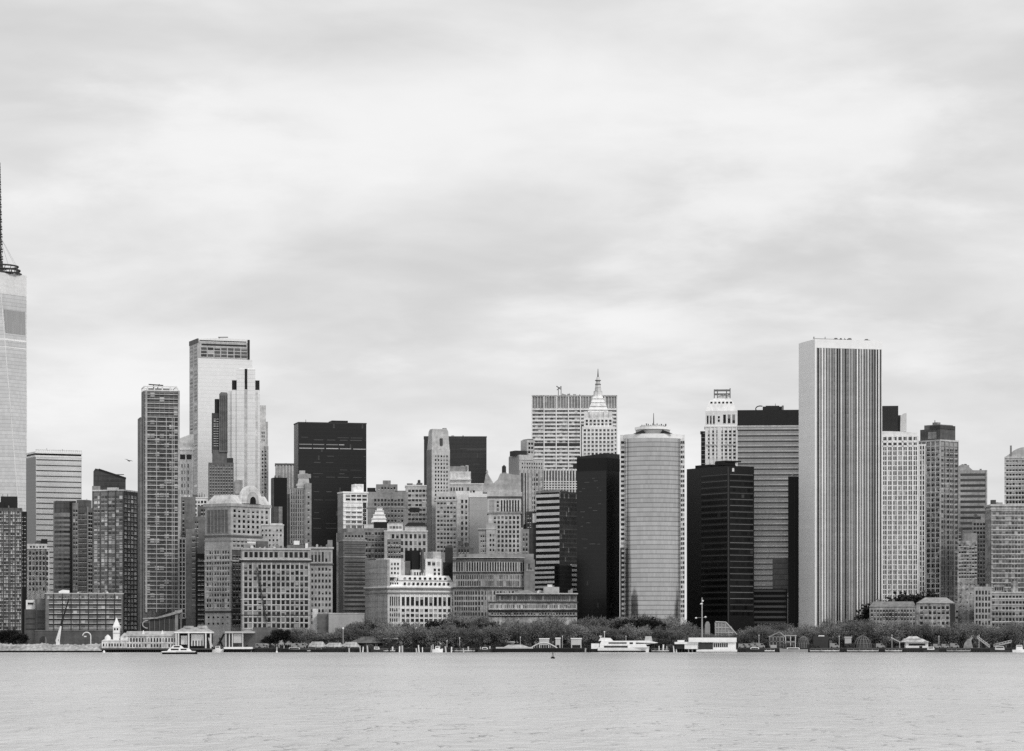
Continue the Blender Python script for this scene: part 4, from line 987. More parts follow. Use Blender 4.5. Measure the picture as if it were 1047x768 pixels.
# ---- 633-701 curved mirror tower ----------------------------------------------------------------------------------------------------------------------------------------------------------------
B = Bld('curved_glass_tower', 'convex silvery glass tower with a white rim and round cap, flanked by window strips', 'skyscraper', 639, 639, 696.2, 2490, 0, 40)
Wd = B.w; sag = 13.0; n = 48
Rr = (Wd*Wd/4 + sag*sag)/(2*sag); a_ = math.asin(Wd/2/Rr)
def arcp(o): return [(Wd/2 + (Rr+o)*sin(-a_+2*a_*i/n), Rr - (Rr+o)*cos(-a_+2*a_*i/n)) for i in range(n+1)]
cg = curtain(.62, 1.5, 3.92, .52, .20, .14, .88, .12, .93, .08)
B.mb('curtain_wall', cg).prism(arcp(0) + [(Wd, 34), (0, 34)], -2, B.z(447.6))
B.mb('rim', paint(.92)).prism(arcp(.5) + [(Wd, 30), (0, 30)], B.z(447.8), B.z(443.4))
B.blk(634.0, 639.6, 443.6, None, wall(.74), sag+1, 36, 'side_wing'); B.blk(695.6, 700.6, 443.6, None, wall(.78), sag+1, 36, 'side_wing')
B.win(634.5, 638.8, 449, 632, 1, 37, .82, .5, GD, sag+1); B.win(696.4, 700.3, 449, 632, 2, 37, .74, .55, GM, sag+1)
cx_, cy_ = Wd/2, Rr*.62
for (p0,p1,yt,yb,t,nm) in ((651,686,438.2,443.6,.5,'cap'),(650,687,435.8,438.4,.88,'cap_rim'),(655,682,434.4,436,.6,'cap_rim')):
    r0 = (p1-p0)/2*2490/F; m = MB(); m.cyl(cx_, cy_, r0, r0, B.z(yb), B.z(yt), 28); m.build(nm, paint(t), B.root)
for sgn in (-1, 1):
    m = MB(); m.profile([(cx_+sgn*16.5,B.z(443.4)),(cx_+sgn*6,B.z(443.4)),(cx_+sgn*8,B.z(439.4))][::sgn], cy_-16, cy_-14); m.build('roof_brace', paint(.15), B.root)
random.seed(4)
for i in range(12):
    p = 656 + i*2.2; m = MB(); m.box(B.x(p), B.x(p+random.uniform(.7,1.5)), cy_-6, cy_-3, B.z(434.6), B.z(434.2-random.uniform(.6, 2.6))); m.build('roof_machine', paint(random.uniform(.2,.5)), B.root)
B.mast(668.5, 421, 434, .45, cy_)
B.blk(634, 635.6, 560, None, paint(.2), sag-3, sag, 'fin'); B.done()

# ---- 702-771 black two-faced tower ---------------------------------------------------------------------------------------------------------------------------------------------------------------------
B = Bld('black_office_tower', 'black two-faced tower with thin pale horizontal lines and a stepped black roof', 'tower', 702.2, 744.5, 771, 2525, 36)
B.full(476.2, paint(.055, .4))
gl2 = glass(.05,.12,.1,.2)
for k in range(23):
    y = 485 + k*6.35
    B.win(746, 770.2, y-.32, y+.32, 1, 1, .98, 1, glass(.06,.16,0,0), -.1, name='spandrel_line'); B.win(717, 744, y-.25, y+.25, 1, 1, .98, 1, glass(.03,.10,0,0), -.1, 'L', 'spandrel_line')
    B.win(746, 770, y+1.2, y+4.6, 8, 1, .9, 1, glass(.003,.012,.03,.08,.12,.12), name='dark_pane'); B.win(717, 743.5, y+1.2, y+4.6, 8, 1, .9, 1, glass(.003,.008,.01,.05,.12,.1), face='L', name='dark_pane')
B.mb('corner_rib', paint(.2)).box(-.4, .5, -.4, .5, -2, B.z(478))
B.mb('roof_house', paint(.07)).box(4, 16, B.y(722), B.y(707), B.z(477), B.z(472.8)); B.mb('roof_house', paint(.08)).box(5, 18, B.y(735), B.y(712), B.z(477), B.z(474.6)); B.blk(745, 757.5, 470.6, 475.2, paint(.07), 8, 20, 'plant_house'); B.mb('roof_frame', paint(.1)).box(3, 19, 7, 21, B.z(471.6), B.z(470.2))
B.win(748.5, 750.6, 478.5, 482, 1, 1, 1, 1, paint(.7), -.1, name='sign_panel'); B.done()

# ---- 717-754 white crowned tower --------------------------------------------------------------------------------------------------------------------------------------------------------------------------------
B = Bld('crowned_tower', 'white stone tower with a domed shoulder top and an open square frame above it', 'skyscraper', 720.8, 720.8, 754, 2760, 0, 30)
Cw = wall(.88, .16); x = B.x
B.blk(721, 753.6, 420, None, Cw)
B.mb('wall', Cw).frust(x(721.4), x(753.2), .5, 29, B.z(420), x(724), x(750.6), 3, 26, B.z(413)); B.mb('wall', Cw).frust(x(724), x(750.6), 3, 26, B.z(413), x(726.5), x(748.2), 5, 24, B.z(408.6)); B.mb('wall', wall(.8)).box(x(729), x(747), 7, 22, B.z(408.8), B.z(406.8))
fr = MB()
for px in (730.4, 733.6, 743, 746.6):
    for yy in (9, 20): fr.box(x(px)-.45, x(px)+.45, yy-.4, yy+.4, B.z(407), B.z(396.2 if px > 746 else 397.4))
for zz_ in (398, 402): 
    for yy in (9, 20): fr.box(x(730), x(747), yy-.3, yy+.3, B.z(zz_)-.45, B.z(zz_)+.45)
for px in (730.4, 746.6): fr.box(x(px)-.3, x(px)+.3, 9, 20, B.z(398)-.4, B.z(398)+.4)
fr.tube((x(733.6), 9, B.z(402)), (x(746.6), 9, B.z(404.6)), .35); fr.tube((x(733.6), 9, B.z(405.6)), (x(743), 9, B.z(402)), .3)
fr.build('roof_frame', paint(.38), B.root)
m = MB(); m.prism([(x(734),12),(x(746),12),(x(746),18),(x(734),18)], B.z(407), B.z(401.5), [(x(735.5),13),(x(744),13),(x(744),17),(x(735.5),17)]); m.build('roof_dome', paint(.93), B.root)
B.win(722, 731.5, 425, 433.5, 3, 1, .5, 1, GD); B.win(738.5, 752.5, 424, 433, 3, 1, .52, 1, GD); B.win(733.5, 736.5, 425, 432, 1, 2, .6, .6, GD)
B.win(725.5, 749.5, 410.5, 412.5, 6, 1, .45, 1, GD, 3.2); B.win(723, 753, 439.5, 470, 7, 8, .5, .55, GM); B.piers(721.6, 753.2, 437, 474, 7, .9, paint(.9), .6); B.band(436.8, 435.6, paint(.9), .6); B.floors(721.6,753.2,455,455.1,1,1.2,paint(.9),.7); B.blk(733.5, 737.5, 437, 475, Cw, -.9, .2, 'bay'); B.done()
B = Bld('dark_slab', 'thin black slab edge peeking out at the left of the white crowned tower', 'tower', 716.8, 716.8, 721.6, 2800, 0, 24)
B.full(441, paint(.16)); B.floors(716.8, 721, 443, 474, 7, .5, paint(.6), .3); B.blk(716, 718.5, 441, 444, paint(.14), -.5, 3, 'cap'); B.done()

# ---- 754-817 banded tower with black top ---------------------------------------------------------------------------------------------------------------------------------------------------------------------------------
B = Bld('banded_tower', 'grey glass tower with a plain black top band and thin dark floor lines', 'tower', 754, 754, 818, 2660, 0, 40)
B.full(435, curtain(.53, 1.6, 40, 1, 0, .14, .55, .3, .93, .08), 'curtain_wall'); B.blk(754, 818, 419.4, 435.1, paint(.13), -.4, 40, 'black_band'); B.band(436.6, 435.1, wall(.66), .3)
for k in range(31):
    y = 440.2 + k*5.7
    B.win(754.2, 817.8, y-.62, y+.62, 1, 1, 1, 1, glass(.01,.03,0,0), name='window_band'); B.blk(754.2, 817.8, y-2.3, y-1.2, wall(.62), -.12, .1, 'spandrel')
B.blk(758, 805, 602, 640, paint(.07), -.5, .1, 'dark_base')
for k in range(7): B.win(758, 804, 603+k*5.4, 605.2+k*5.4, 1, 1, 1, 1, glass(.03,.08,0,0), -.6, name='window_band')
B.blk(790, 806, 572, 604, curtain(.3, 1.6, 5.0, .5, .15, .3, .4, .3), -.35, .1, 'dark_panel')
fr = MB()
for i in range(12):
    aa, bb = pi*.35+i*pi*1.3/12, pi*.35+(i+1)*pi*1.3/12
    fr.tube((x(0)*0+B.x(777.5)+4.2*cos(aa), 14, B.z(417)+2.6*sin(aa)), (B.x(777.5)+4.2*cos(bb), 14, B.z(417)+2.6*sin(bb)), .5, None, 5)
fr.build('roof_arch', paint(.15), B.root)
B.blk(780, 800, 415, 419.5, paint(.16), 10, 24, 'penthouse'); B.blk(783, 797, 414, 415.2, paint(.2), 12, 20, 'penthouse'); B.blk(799.5, 801.5, 414.2, 419.5, paint(.4), 8, 12, 'roof_machine'); B.mast(793, 411.5, 415, .3, 14); B.done()
B = Bld('black_slab_tower', 'narrow black slab squeezed against the left side of the white pinstriped tower', 'tower', 805.8, 805.8, 820, 2570, 0, 24)
B.full(487.5, paint(.075)); B.piers(806.5, 818, 489, 640, 2, .4, paint(.16), .4); B.blk(806, 815, 486.4, 488, paint(.5), 2, 8, 'parapet'); B.done()

# ---- 817-902 white pinstriped tower ------------------------------------------------------------------------------------------------------------------------------------------------------------------------------------------
B = Bld('pinstriped_tower', 'massive white tower with dark vertical pinstripes on the front and a blank pale left side', 'skyscraper', 817, 833.5, 902, 2515, 21)
B.full(346.6, wall(.84, .06))
B.mb('flank', curtain(.88, 3.0, 3.9, .93, .08, .05, 0, .7, .95, .05)).box(-.3, .02, 0, B.d, -2, B.z(347))
B.blk(835, 901.4, 355.5, 640, wall(.49, .2), -.05, .1, 'striped_face')
random.seed(17)
ns = 24; p = 835.2; st = (901.2-835.2)/ns
zt, zb = B.z(355.8), -1.0
for i in range(ns):
    wpx = st*random.uniform(.25, .75); j_ = st*random.uniform(.05,.25); x0 = B.x(p + i*st + j_); x1 = B.x(p + i*st + j_ + wpx)
    m = MB(); m.box(x0, x1, -.14, .05, zb, zt); m.build('window_strip', curtain(random.choice((.09,.13,.19,.28,.42)), 40, 3.9, .7, .25, .35, .05, .3), B.root)
    xr_ = B.x(p + (i+1)*st); m = MB(); q = random.uniform(.2,.7); m.box(xr_-q, xr_+q, -.7, .1, zb, zt)
    if i < ns-1: m.build('pier', paint(random.choice((.48,.58,.68,.8))), B.root)
cr = MB(); cr.tube((B.x(833.5),3,B.z(346)),(B.x(833.5),3,B.z(344)),.5); cr.tube((B.x(834),6,B.z(345.4)),(B.x(867),6,B.z(345.8)),.25); cr.build('roof_rail', paint(.45), B.root)
B.blk(842, 852, 345.2, 346.8, paint(.25), 8, 16, 'roof_machine'); B.mast(848, 342.8, 346, .4, 10); B.mast(867, 343.8, 347, .4, 8); B.done()

# ---- 902-942 white grid tower ------------------------------------------------------------------------------------------------------------------------------------------------------------------------------------------------------
B = Bld('grid_tower', 'white grid tower with a gently bowed top edge and a black box on its roof', 'tower', 897, 897, 938.4, 2580, 0, 34)
Gw = wall(.84, .16)
B.full(446, wall(.5), 'core'); m = MB()
pts = [(0, B.z(447)), (B.w, B.z(447))] + [(B.w*(1-i/10), B.z(443.4 - 3.0*sin(pi*(.5*(1-i/10)+.5*.0)+pi*.5*(1-1)) if False else 441 + 2.6*((1-i/10-.1)**2))) for i in range(11)]
m.profile(pts, -.6, 30); m.build('curved_parapet', Gw, B.root)
B.piers(897, 938.4, 446, 618, 8, 1.5, Gw, 1.0); B.piers(899.5, 935.8, 456, 618, 7, .55, Gw, .7); B.floors(897, 938.4, 446, 618, 34, .9, Gw, .5); B.floors(897, 938.4, 452, 456.5, 1, 1.4, Gw, 1.0)
B.win(897.3, 938, 446, 618, 16, 34, .8, .78, GM, -.03)
B.blk(902, 918.5, 414.4, 442, paint(.16), 8, 24, 'plant_house'); B.mb('plant_house', paint(.2)).box(B.x(918.4), B.x(921), 9, 20, B.z(441), B.z(424)); B.mb('screen_wall', paint(.66)).profile([(B.x(920.5),B.z(441)),(B.x(927),B.z(441)),(B.x(927),B.z(422)),(B.x(924),B.z(422.6)),(B.x(920.8),B.z(425))], 6, 18); B.done()
B = Bld('grid_tower', 'lower white ribbed wing on the right side of the white grid tower', 'tower', 932, 932, 946, 2600, 0, 30)
B.full(455, wall(.5), 'core'); B.blk(932, 938, 444, 456, wall(.6), 2, 20); B.piers(932, 945.5, 455, 610, 5, 1.0, Gw, .8); B.floors(932, 946, 455, 610, 30, .8, Gw, .5); B.band(456, 454.5, Gw, .6); B.win(932.3, 945.5, 456, 610, 5, 30, .74, .7, GM, -.03); B.done()

# ---- 939-979 tower with chunky dark crown ---------------------------------------------------------------------------------------------------------------------------------------------------------------------------------------------
B = Bld('corner_tower', 'tall gridded tower with a chunky dark two-step crown and a darker right-hand face', 'tower', 938, 961.5, 979.2, 2660, 48)
B.full(450, wall(.52)); Gl = wall(.72)
B.mb('crown', wall(.3)).box(1.5, B.w-1.5, 1.5, B.d-2, B.z(450), B.z(438)); B.mb('crown', wall(.4)).box(2.5, B.w-3, 3, B.d-6, B.z(438), B.z(433.6)); B.mb('crown', wall(.25)).box(1, B.w-2, 1, 14, B.z(438.2), B.z(434.6)); B.mb('crown_panel', wall(.5)).box(1.2, 2.2, 6, 16, B.z(448), B.z(441))
B.mb('penthouse', wall(.45)).box(5, 9, 8, 14, B.z(434), B.z(431)); m = MB(); m.tube((6,12,B.z(434)), (6,12,B.z(428.6)), .6, .3); m.build('antenna', MAST(), B.root)
B.piers(938, 961.5, 450, 612, 5, 1.2, Gl, .7, 'L'); B.floors(938, 961.5, 456, 612, 30, .9, Gl, .45, 'L'); B.win(939, 961, 458, 612, 10, 30, .66, .62, GM, -.03, 'L')
B.piers(961.5, 979.2, 450, 615, 4, .9, wall(.46), .7); B.floors(961.5, 979.2, 456, 615, 30, .7, wall(.46), .45); B.win(962, 979, 458, 615, 6, 30, .7, .66, GB, -.03); B.band(451, 449.4, wall(.66), .8); B.done()

# ---- 979-1009 banded tower ---------------------------------------------------------------------------------------------------------------------------------------------------------------------------------------------------------------------
B = Bld('banded_tower', 'mid grey tower with broad dark window bands and a low sloping roof house', 'tower', 976, 976, 1009, 2820, 0, 30)
B.full(481, wall(.56)); B.mb('roof_house', wall(.56)).profile([(B.x(979),B.z(481)),(B.x(995),B.z(481)),(B.x(991),B.z(477.5)),(B.x(991),B.z(475.6)),(B.x(983),B.z(475)),(B.x(980),B.z(476.4))], 3, 18); B.clutter(982, 990, 475.4, 4, 1.8, .3, 5)
for k in range(11):
    y = 485.5 + k*5.5; B.win(982, 1008.3, y-1.2, y+1.4, 1, 1, 1, 1, glass(.02,.07,0,0), name='window_band')
B.piers(977, 1008.6, 481, 540, 1, 1.5, wall(.6), .5); B.done()

# ---- 1027+ rounded tower -----------------------------------------------------------------------------------------------------------------------------------------------------------------------------------------------------------------------
B = Bld('rounded_tower', 'gridded tower with a rounded bulging roof, cut off by the right edge', 'tower', 1027, 1027, 1066, 2740, 0, 34)
B.full(467, wall(.62)); pts = [(B.x(1027.4),B.z(467.5)),(B.x(1062),B.z(467.5))]
for i in range(9):
    u = i/8; pts.append((B.x(1060-27*u), B.z(457 + (6.5*(u**4)))))
B.mb('roof', wall(.58)).profile(pts, 1, 28); B.blk(1032.6, 1034.6, 455.6, 466, paint(.45), .5, 3, 'fin')
B.win(1028.5, 1060, 470, 525, 10, 12, .68, .55, GD); B.floors(1027, 1060, 468, 525, 12, .8, wall(.72), .4); B.done()
# ---- 1013+ wide banded block ----------------------------------------------------------------------------------------------------------------------------------------------------------------------------------------------------------------------
B = Bld('terraced_tower', 'wide pale block of close horizontal window rows stepping down, at the right edge', 'tower', 1007, 1013.5, 1068, 2570, 10)
B.full(517, wall(.52, .6)); B.band(517.6, 515.6, wall(.66), .8); B.band(521, 520, wall(.64), .6)
B.win(1015, 1066, 523, 640, 16, 24, .74, .55, glass(.03,.12,.1,.45)); B.floors(1013.5, 1068, 522, 640, 24, .9, wall(.64), .5); B.blk(1014.5, 1019, 511, 517, paint(.25), 3, 9, 'penthouse'); B.blk(1017, 1026, 513.5, 517, paint(.5), 4, 12, 'roof_house'); B.clutter(1016, 1030, 516.5, 4, 3.5, .3, 3); B.mast(1031, 509, 517); B.done()
B = Bld('terraced_block', 'nearer pale grid block with bigger square windows, low at the right edge', 'building', 996, 996, 1068, 2500, 0, 28)
B.blk(1013, 1068, 606, None, wall(.56)); B.blk(996, 1014, 600, None, wall(.58), -.4); B.blk(1016, 1027, 598, 606.5, wall(.48, .6), 6, 20); B.blk(1034, 1041, 594, 606.5, wall(.56, .6), 4, 18); B.win(1017, 1026, 599.5, 605, 4, 1, .5, .6, GD, 6); B.clutter(998, 1013, 600, 4, 3.5, .35, 2); B.clutter(1014, 1046, 606, 7, 3.5, .4, 2); B.win(997, 1013, 603, 640, 5, 6, .56, .62, GB, -.4); B.win(1014, 1066, 608, 642, 15, 6, .64, .52, GD); B.floors(1013, 1068, 606, 642, 6, .9, wall(.66), .4); B.done()
# ---- 978-1013 -----------------------------------------------------------------------------------------------------------------------------------------------------------------------------------------------------------------------------------------
B = Bld('slab_tower', 'mottled grey slab with a plain lower wall and broken dark window rows', 'tower', 978.5, 978.5, 1000, 2540, 0, 26)
B.blk(979, 999, 553, None, wall(.52, .8)); B.blk(986, 999, 545, 554, wall(.46), 2); B.win(980, 999, 556, 592, 7, 10, .74, .46, GD, skip=.12); B.win(980, 998, 596, 640, 5, 10, .28, .3, GD, skip=.4); B.done()
B = Bld('stepped_apartment_tower', 'stepped grey apartment tower with rows of dark windows behind the mottled slab', 'tower', 988, 988, 1016, 2620, 0, 26)
B.blk(994, 1008, 532, None, wall(.52)); B.blk(1003, 1016, 526, None, wall(.5), 2); B.blk(988, 1000, 548, None, wall(.46), -1); B.win(995, 1008, 534, 600, 4, 15, .62, .55, GD); B.win(1009, 1015, 530, 600, 2, 15, .6, .55, GD, 2); B.clutter(995, 1012, 528, 4, 3, .35, 3); B.done()
B = Bld('office_building', 'dark gap building glimpsed between crowned gridded tower and mottled grey slab', 'building', 962, 962, 984, 2720, 0, 22)
B.full(540, wall(.34)); B.win(963, 983, 543, 610, 6, 16, .6, .5, GB); B.done()
# ---- 890-976 low stone building ---------------------------------------------------------------------------------------------------------------------------------------------------------------------------------------------------------------------------
B = Bld('low_stone_building', 'low long stone building with small dark windows and hipped roof right of the pinstriped tower', 'building', 889, 889, 976.5, 2475, 0, 28)
B.blk(889, 937, 620.5, None, wall(.48, .7)); B.blk(937, 976, 617, None, wall(.52, .7), -1)
B.mb('roof', wall(.5)).frust(B.x(937)-.5, B.x(976)+.5, -1.6, 24, B.z(617), B.x(946), B.x(968), 6, 16, B.z(611)); B.mb('roof', wall(.42)).frust(B.x(889)-.5, B.x(937), -.6, 24, B.z(620.5), B.x(893), B.x(934), 6, 16, B.z(615))
B.win(890, 936, 622.5, 640, 15, 4, .45, .5, GD); B.win(940, 971, 619, 640, 7, 4, .55, .55, GD, -1); B.blk(971.5, 976.5, 618, None, paint(.2), -1.4, 3, 'bay'); B.clutter(895, 930, 615, 5, 2.5, .5, 6); B.done()
ORD = ['first','second','third','fourth','fifth','sixth','seventh','eighth','ninth','tenth','eleventh','twelfth','thirteenth','fourteenth','fifteenth','sixteenth','seventeenth','eighteenth','nineteenth','twentieth','twenty-first','twenty-second','twenty-third','twenty-fourth','twenty-fifth']
random.seed(77)
# ---------------------------------------------------------------- trees
def twig_mat(lo, hi):
    key = 'budding_twigs_%.3f' % lo
    if key in _M: return _M[key]
    m, nt, b = _new(key)
    ge = N(nt, 'ShaderNodeNewGeometry'); oi = N(nt, 'ShaderNodeObjectInfo')
    r = math_(nt, 'MULTIPLY_ADD', ge.outputs['Random Per Island'], hi-lo, lo)
    r = math_(nt, 'MULTIPLY', r, math_(nt, 'MULTIPLY_ADD', oi.outputs['Random'], 0.7, 0.65))
    L(nt, grey(nt, r), b.inputs['Base Color']); b.inputs['Roughness'].default_value = 0.9
    b.inputs['Specular IOR Level'].default_value = 0.1
    _M[key] = m; return m
BARK = wall(0.06, .4, .95, True)
def tree_meshes(seed, dense, spread, kind):
    """unit tree 20 m tall: (trunk mesh with limbs, crown mesh of twigs)"""
    rnd = random.Random(seed); H = 20.0
    t = MB(); t.tube((0,0,-.5), (.2,0,5.0), .55, .42, 7)
    tips = []
    nl = 9
    for i in range(nl):
        a = 2*pi*i/nl + rnd.uniform(-.3,.3); el = rnd.uniform(.5, 1.25)
        ln = rnd.uniform(7, 11); p0 = Vector((.2,0,rnd.uniform(4.0,6.5)))
        p1 = p0 + Vector((cos(a)*cos(el)*spread, sin(a)*cos(el)*spread, sin(el)))*ln*.55
        p2 = p1 + Vector((cos(a+.3)*cos(el)*spread, sin(a+.3)*cos(el)*spread, sin(el)*.9))*ln*.55
        t.tube(p0, p1, .3, .2, 5); t.tube(p1, p2, .2, .08, 5)
        for j in range(3):
            q = p1.lerp(p2, rnd.uniform(.2,1)); e = q + Vector((rnd.uniform(-1,1)*spread, rnd.uniform(-1,1)*spread, rnd.uniform(.2,1)))*2.4
            t.tube(q, e, .1, .04, 4); tips.append(e)
        tips.append(p2)
    c = MB(); R = 8.8*spread
    lobes = []
    for i in range(26):
        a = rnd.uniform(0, 2*pi); u = rnd.random()**.5; zz_ = rnd.random()
        dome = sqrt(max(0.05, 1-(u*.96)**2))
        lobes.append(Vector((cos(a)*u*R, sin(a)*u*R, 5.6 + zz_*dome*(H-6.8))))
    lobes += tips
    for i in range(dense):
        l = rnd.choice(lobes); d = Vector((rnd.gauss(0,1), rnd.gauss(0,1), rnd.gauss(0,.8)))
        p = l + d*(1.35 if kind == 'bare' else 1.1)
        if p.z > H or p.z < 2.6: continue
        v = Vector((rnd.gauss(0,.7)+p.x*.06, rnd.gauss(0,.7)+p.y*.06, rnd.gauss(.7,.5))); v.normalize()
        w_ = v.orthogonal(); w_.rotate(Matrix.Rotation(rnd.uniform(0,6.28), 3, v)); w_.normalize()
        ln, wd = (rnd.uniform(.7,1.7), rnd.uniform(.09,.2)) if kind == 'bare' else (rnd.uniform(.5,.9), rnd.uniform(.3,.55))
        c.add([p-w_*wd, p+w_*wd, p+w_*wd*.5+v*ln, p-w_*wd*.5+v*ln], [(0,1,2,3)])
    tw = twig_mat(.13,.27) if kind == 'bare' else twig_mat(.012,.05)
    return t.mesh('trunk', BARK), c.mesh('crown', tw)
BARE = [tree_meshes(100+i, 4600, random.uniform(.92,1.12), 'bare') for i in range(5)]
DARK = [tree_meshes(200+i, 3000, .8, 'leafy') for i in range(2)]
FUZZ = [tree_meshes(300+i, 1500, .85, 'bare') for i in range(2)]
trees = []
def plant(px, ytop, D, kind, where):
    tr, cr = random.choice(kind)
    h = (Z(ytop, D) - GROUND); k = h/20.0
    o = empty('park_tree' if kind is not DARK else 'evergreen_tree', (X(px,D), D, GROUND), random.uniform(0, 6.28))
    for nm, me in (('trunk', tr), ('crown', cr)):
        q = bpy.data.objects.new(nm, me); COL.objects.link(q); q.parent = o
    o.scale = (k*random.uniform(.9,1.12)*max(1, .85/k*.9),)*2 + (k,)
    trees.append((px, o, kind is DARK, where)); return o
def interp(pts, x):
    for (x0,y0),(x1,y1) in zip(pts, pts[1:]):
        if x0 <= x <= x1: return y0 + (y1-y0)*(x-x0)/(x1-x0)
    return pts[-1][1]
front = [(330,646),(352,641),(366,638),(385,638),(420,638),(480,637),(520,636),(545,633),(580,637),(610,638),(660,638),(690,641),(715,646),(745,648),(775,640),(815,640),(850,636),(900,634),(980,636),(1047,635)]
back = [(352,638),(368,634),(384,628),(398,631),(420,637),(440,634),(455,629),(475,624),(490,628),(510,629),(540,634),(575,634),(595,628),(620,627),(640,630),(655,627),(680,627),(700,636),(730,640),(775,637),(790,636),(830,635),(850,632),(880,631),(900,637),(960,637),(1000,638),(1047,634)]
px = 336
while px < 1050:
    plant(px+random.uniform(-3,3), interp(front,px)+random.uniform(-1.2,1.8), 2334+random.uniform(-4,6), BARE, 'front row'); px += random.uniform(11.5,15.5)
px = 356
while px < 1050:
    if not (716 < px < 752):
        plant(px+random.uniform(-3,3), interp(back,px)+random.uniform(-1,2.5), 2395+random.uniform(-12,12), BARE, 'back row')
    px += random.uniform(12,17)
for p, y, D in ((447,631,2380),(461,630,2384),(482,633,2376),(497,632,2380),(531,637,2378),(642,628,2372),(661,626,2376),(669,629,2370),(372,637,2360),(381,634,2366)):
    plant(p, y, D, DARK, 'middle')
for p, y, D in ((560,625,2350),(568,629,2356),(467,622,2420),(1040,632,2350)):
    plant(p, y, D, FUZZ, 'tall')
for p, y, D in ((895,611,2505),(903,607,2508),(911,610,2506),(925,603,2512),(931,599,2514),(938,596,2515),(945,602,2510),(952,608,2510),(918,609,2508),(874,630,2420),(884,629,2425)):
    plant(p, y, D, DARK, 'behind')
for p, y, D in ((2,642,2400),(12,640,2405),(21,645,2396),(284,640,2345),(291,641,2342),(299,643,2346),(307,640,2350),(315,641,2344),(324,644,2350),(331,645,2346),(276,648,2350),(318,646,2338)):
    plant(p, y, D, DARK if p < 292 else BARE, 'left')
LAND = [(30,'speckled dark apartment block'),(335,'double cornice stone block'),(398,'low pale fort wall'),(468,'white mansard building'),(547,'bowed stone building'),(590,'striped terrace building'),(636,'narrow black tower'),(702,'curved glass tower'),(772,'two-faced black tower'),(818,'black-topped grey tower'),(902,'white pinstriped tower'),(977,'low stone building'),(1100,'right-edge gridded block')]
sets = {}
for px, o, dk, where in trees:
    land = next(n for x_, n in LAND if px < x_)
    sets.setdefault((land, where, dk), []).append((px, o))
for (land, where, dk), lst in sets.items():
    lst.sort(key=lambda q: q[0])
    for i, (px, o) in enumerate(lst):
        kind_ = 'dark leafy' if dk else ('thin pale bare' if where == 'tall' else 'bare budding')
        wh = {'front row':'in front row before the','back row':'in back row before the','middle':'between tree rows before the','tall':'rising above others before the','behind':'rising behind or beside the','left':'on waterfront before the'}[where]
        pos = '' if len(lst) == 1 else ' %s from left' % ORD[i]
        tag(o, '%s tree%s %s %s' % (kind_, pos, wh, land), 'tree', 'trees of the waterfront park' if not dk else 'dark trees of the waterfront park')


# shrubs and clipped hedges between the trunks
def shrub_mesh(seed, n, rx, ry, h, mat, sz):
    rnd = random.Random(seed); c = MB()
    bumps = [(rnd.uniform(-.8,.8)*rx, rnd.uniform(-.6,.6)*ry, rnd.uniform(.45,1)*h) for _ in range(9)]
    for i in range(n):
        bx_, by_, bh = rnd.choice(bumps)
        p = Vector((bx_+rnd.gauss(0,.22)*rx, by_+rnd.gauss(0,.3)*ry, rnd.random()**.8*bh))
        v = Vector((rnd.gauss(0,1), rnd.gauss(0,1), rnd.gauss(.3,.8))); v.normalize(); w_ = v.orthogonal(); w_.normalize()
        ln, wd = rnd.uniform(.6,1.3)*sz, rnd.uniform(.2,.5)*sz
        c.add([p-w_*wd, p+w_*wd, p+w_*wd*.5+v*ln, p-w_*wd*.5+v*ln], [(0,1,2,3)])
    return c.mesh('shrub', mat)
SH = [shrub_mesh(i, 420, 2.2, 1.6, 2.6+.4*i, twig_mat(.02,.07), .55) for i in range(3)] + [shrub_mesh(9+i, 420, 2.2, 1.6, 3.0, twig_mat(.06,.16), .55) for i in range(2)]
HG = [shrub_mesh(40+i, 1500, 9.5, 2.5, 8.5, twig_mat(.03,.09), .9) for i in range(3)]
random.seed(41)
def nearest(px): return next(n for x_, n in LAND if px < x_)
def row(name, meshes, pxs, D, dj, k0, k1, fmt, cat, group):
    by = {}
    for px in pxs:
        o = bpy.data.objects.new(name, random.choice(meshes)); COL.objects.link(o)
        d = D + random.uniform(-dj, dj); k = random.uniform(k0, k1)
        o.location = (X(px,d), d, GROUND); o.scale = (k*random.uniform(.8,1.3), 1, k); o.rotation_euler = (0,0,random.choice((0,pi)))
        by.setdefault(nearest(px), []).append((px, o))
    for land, lst in by.items():
        lst.sort(key=lambda q: q[0])
        for i, (px, o) in enumerate(lst):
            tag(o, fmt % ('' if len(lst) == 1 else ORD[i] + ' from left', land), cat, group)
row('hedge', HG, [334+18*i for i in range(40)], 2440, 4, .75, 1.1, 'tall dark hedge behind the trees, %s before the %s', 'hedge', 'hedges behind the park trees')
pp = []
q_ = 258.0
while q_ < 1046:
    if not (688 < q_ < 756 or 603 < q_ < 668): pp.append(q_)
    q_ += random.uniform(3.5, 7.5)
row('shrub', SH, pp, 2322, 5, .6, 1.7, 'low shrub along promenade, %s before the %s', 'shrub', 'shrubs along the promenade')

# ---------------------------------------------------------------- small waterfront buildings and furniture
def thing(name, label, cat, px, D, z=GROUND, group=None):
    o = empty(name, (X(px,D), D, z)); return tag(o, label, cat, group)
class Loc:
    """helper: pixel distances on the photograph turned into metres at one distance, from a thing's base point"""
    def __init__(s, o, px, D, z=GROUND): s.o, s.p, s.D, s.z0 = o, px, D, z
    def x(s, px): return (px - s.p)*s.D/F
    def z(s, py): return Z(py, s.D) - s.z0
    def part(s, name, mat, fn, parent=None):
        m = MB(); fn(m); return m.build(name, mat, parent or s.o)
    def bx(s, name, mat, pl, pr, yt, yb, y0, y1, parent=None):
        return s.part(name, mat, lambda m: m.box(s.x(pl), s.x(pr), y0, y1, s.z(yb), s.z(yt)), parent)
WHITE = lambda: paint(.90); DKG = lambda: paint(.12)

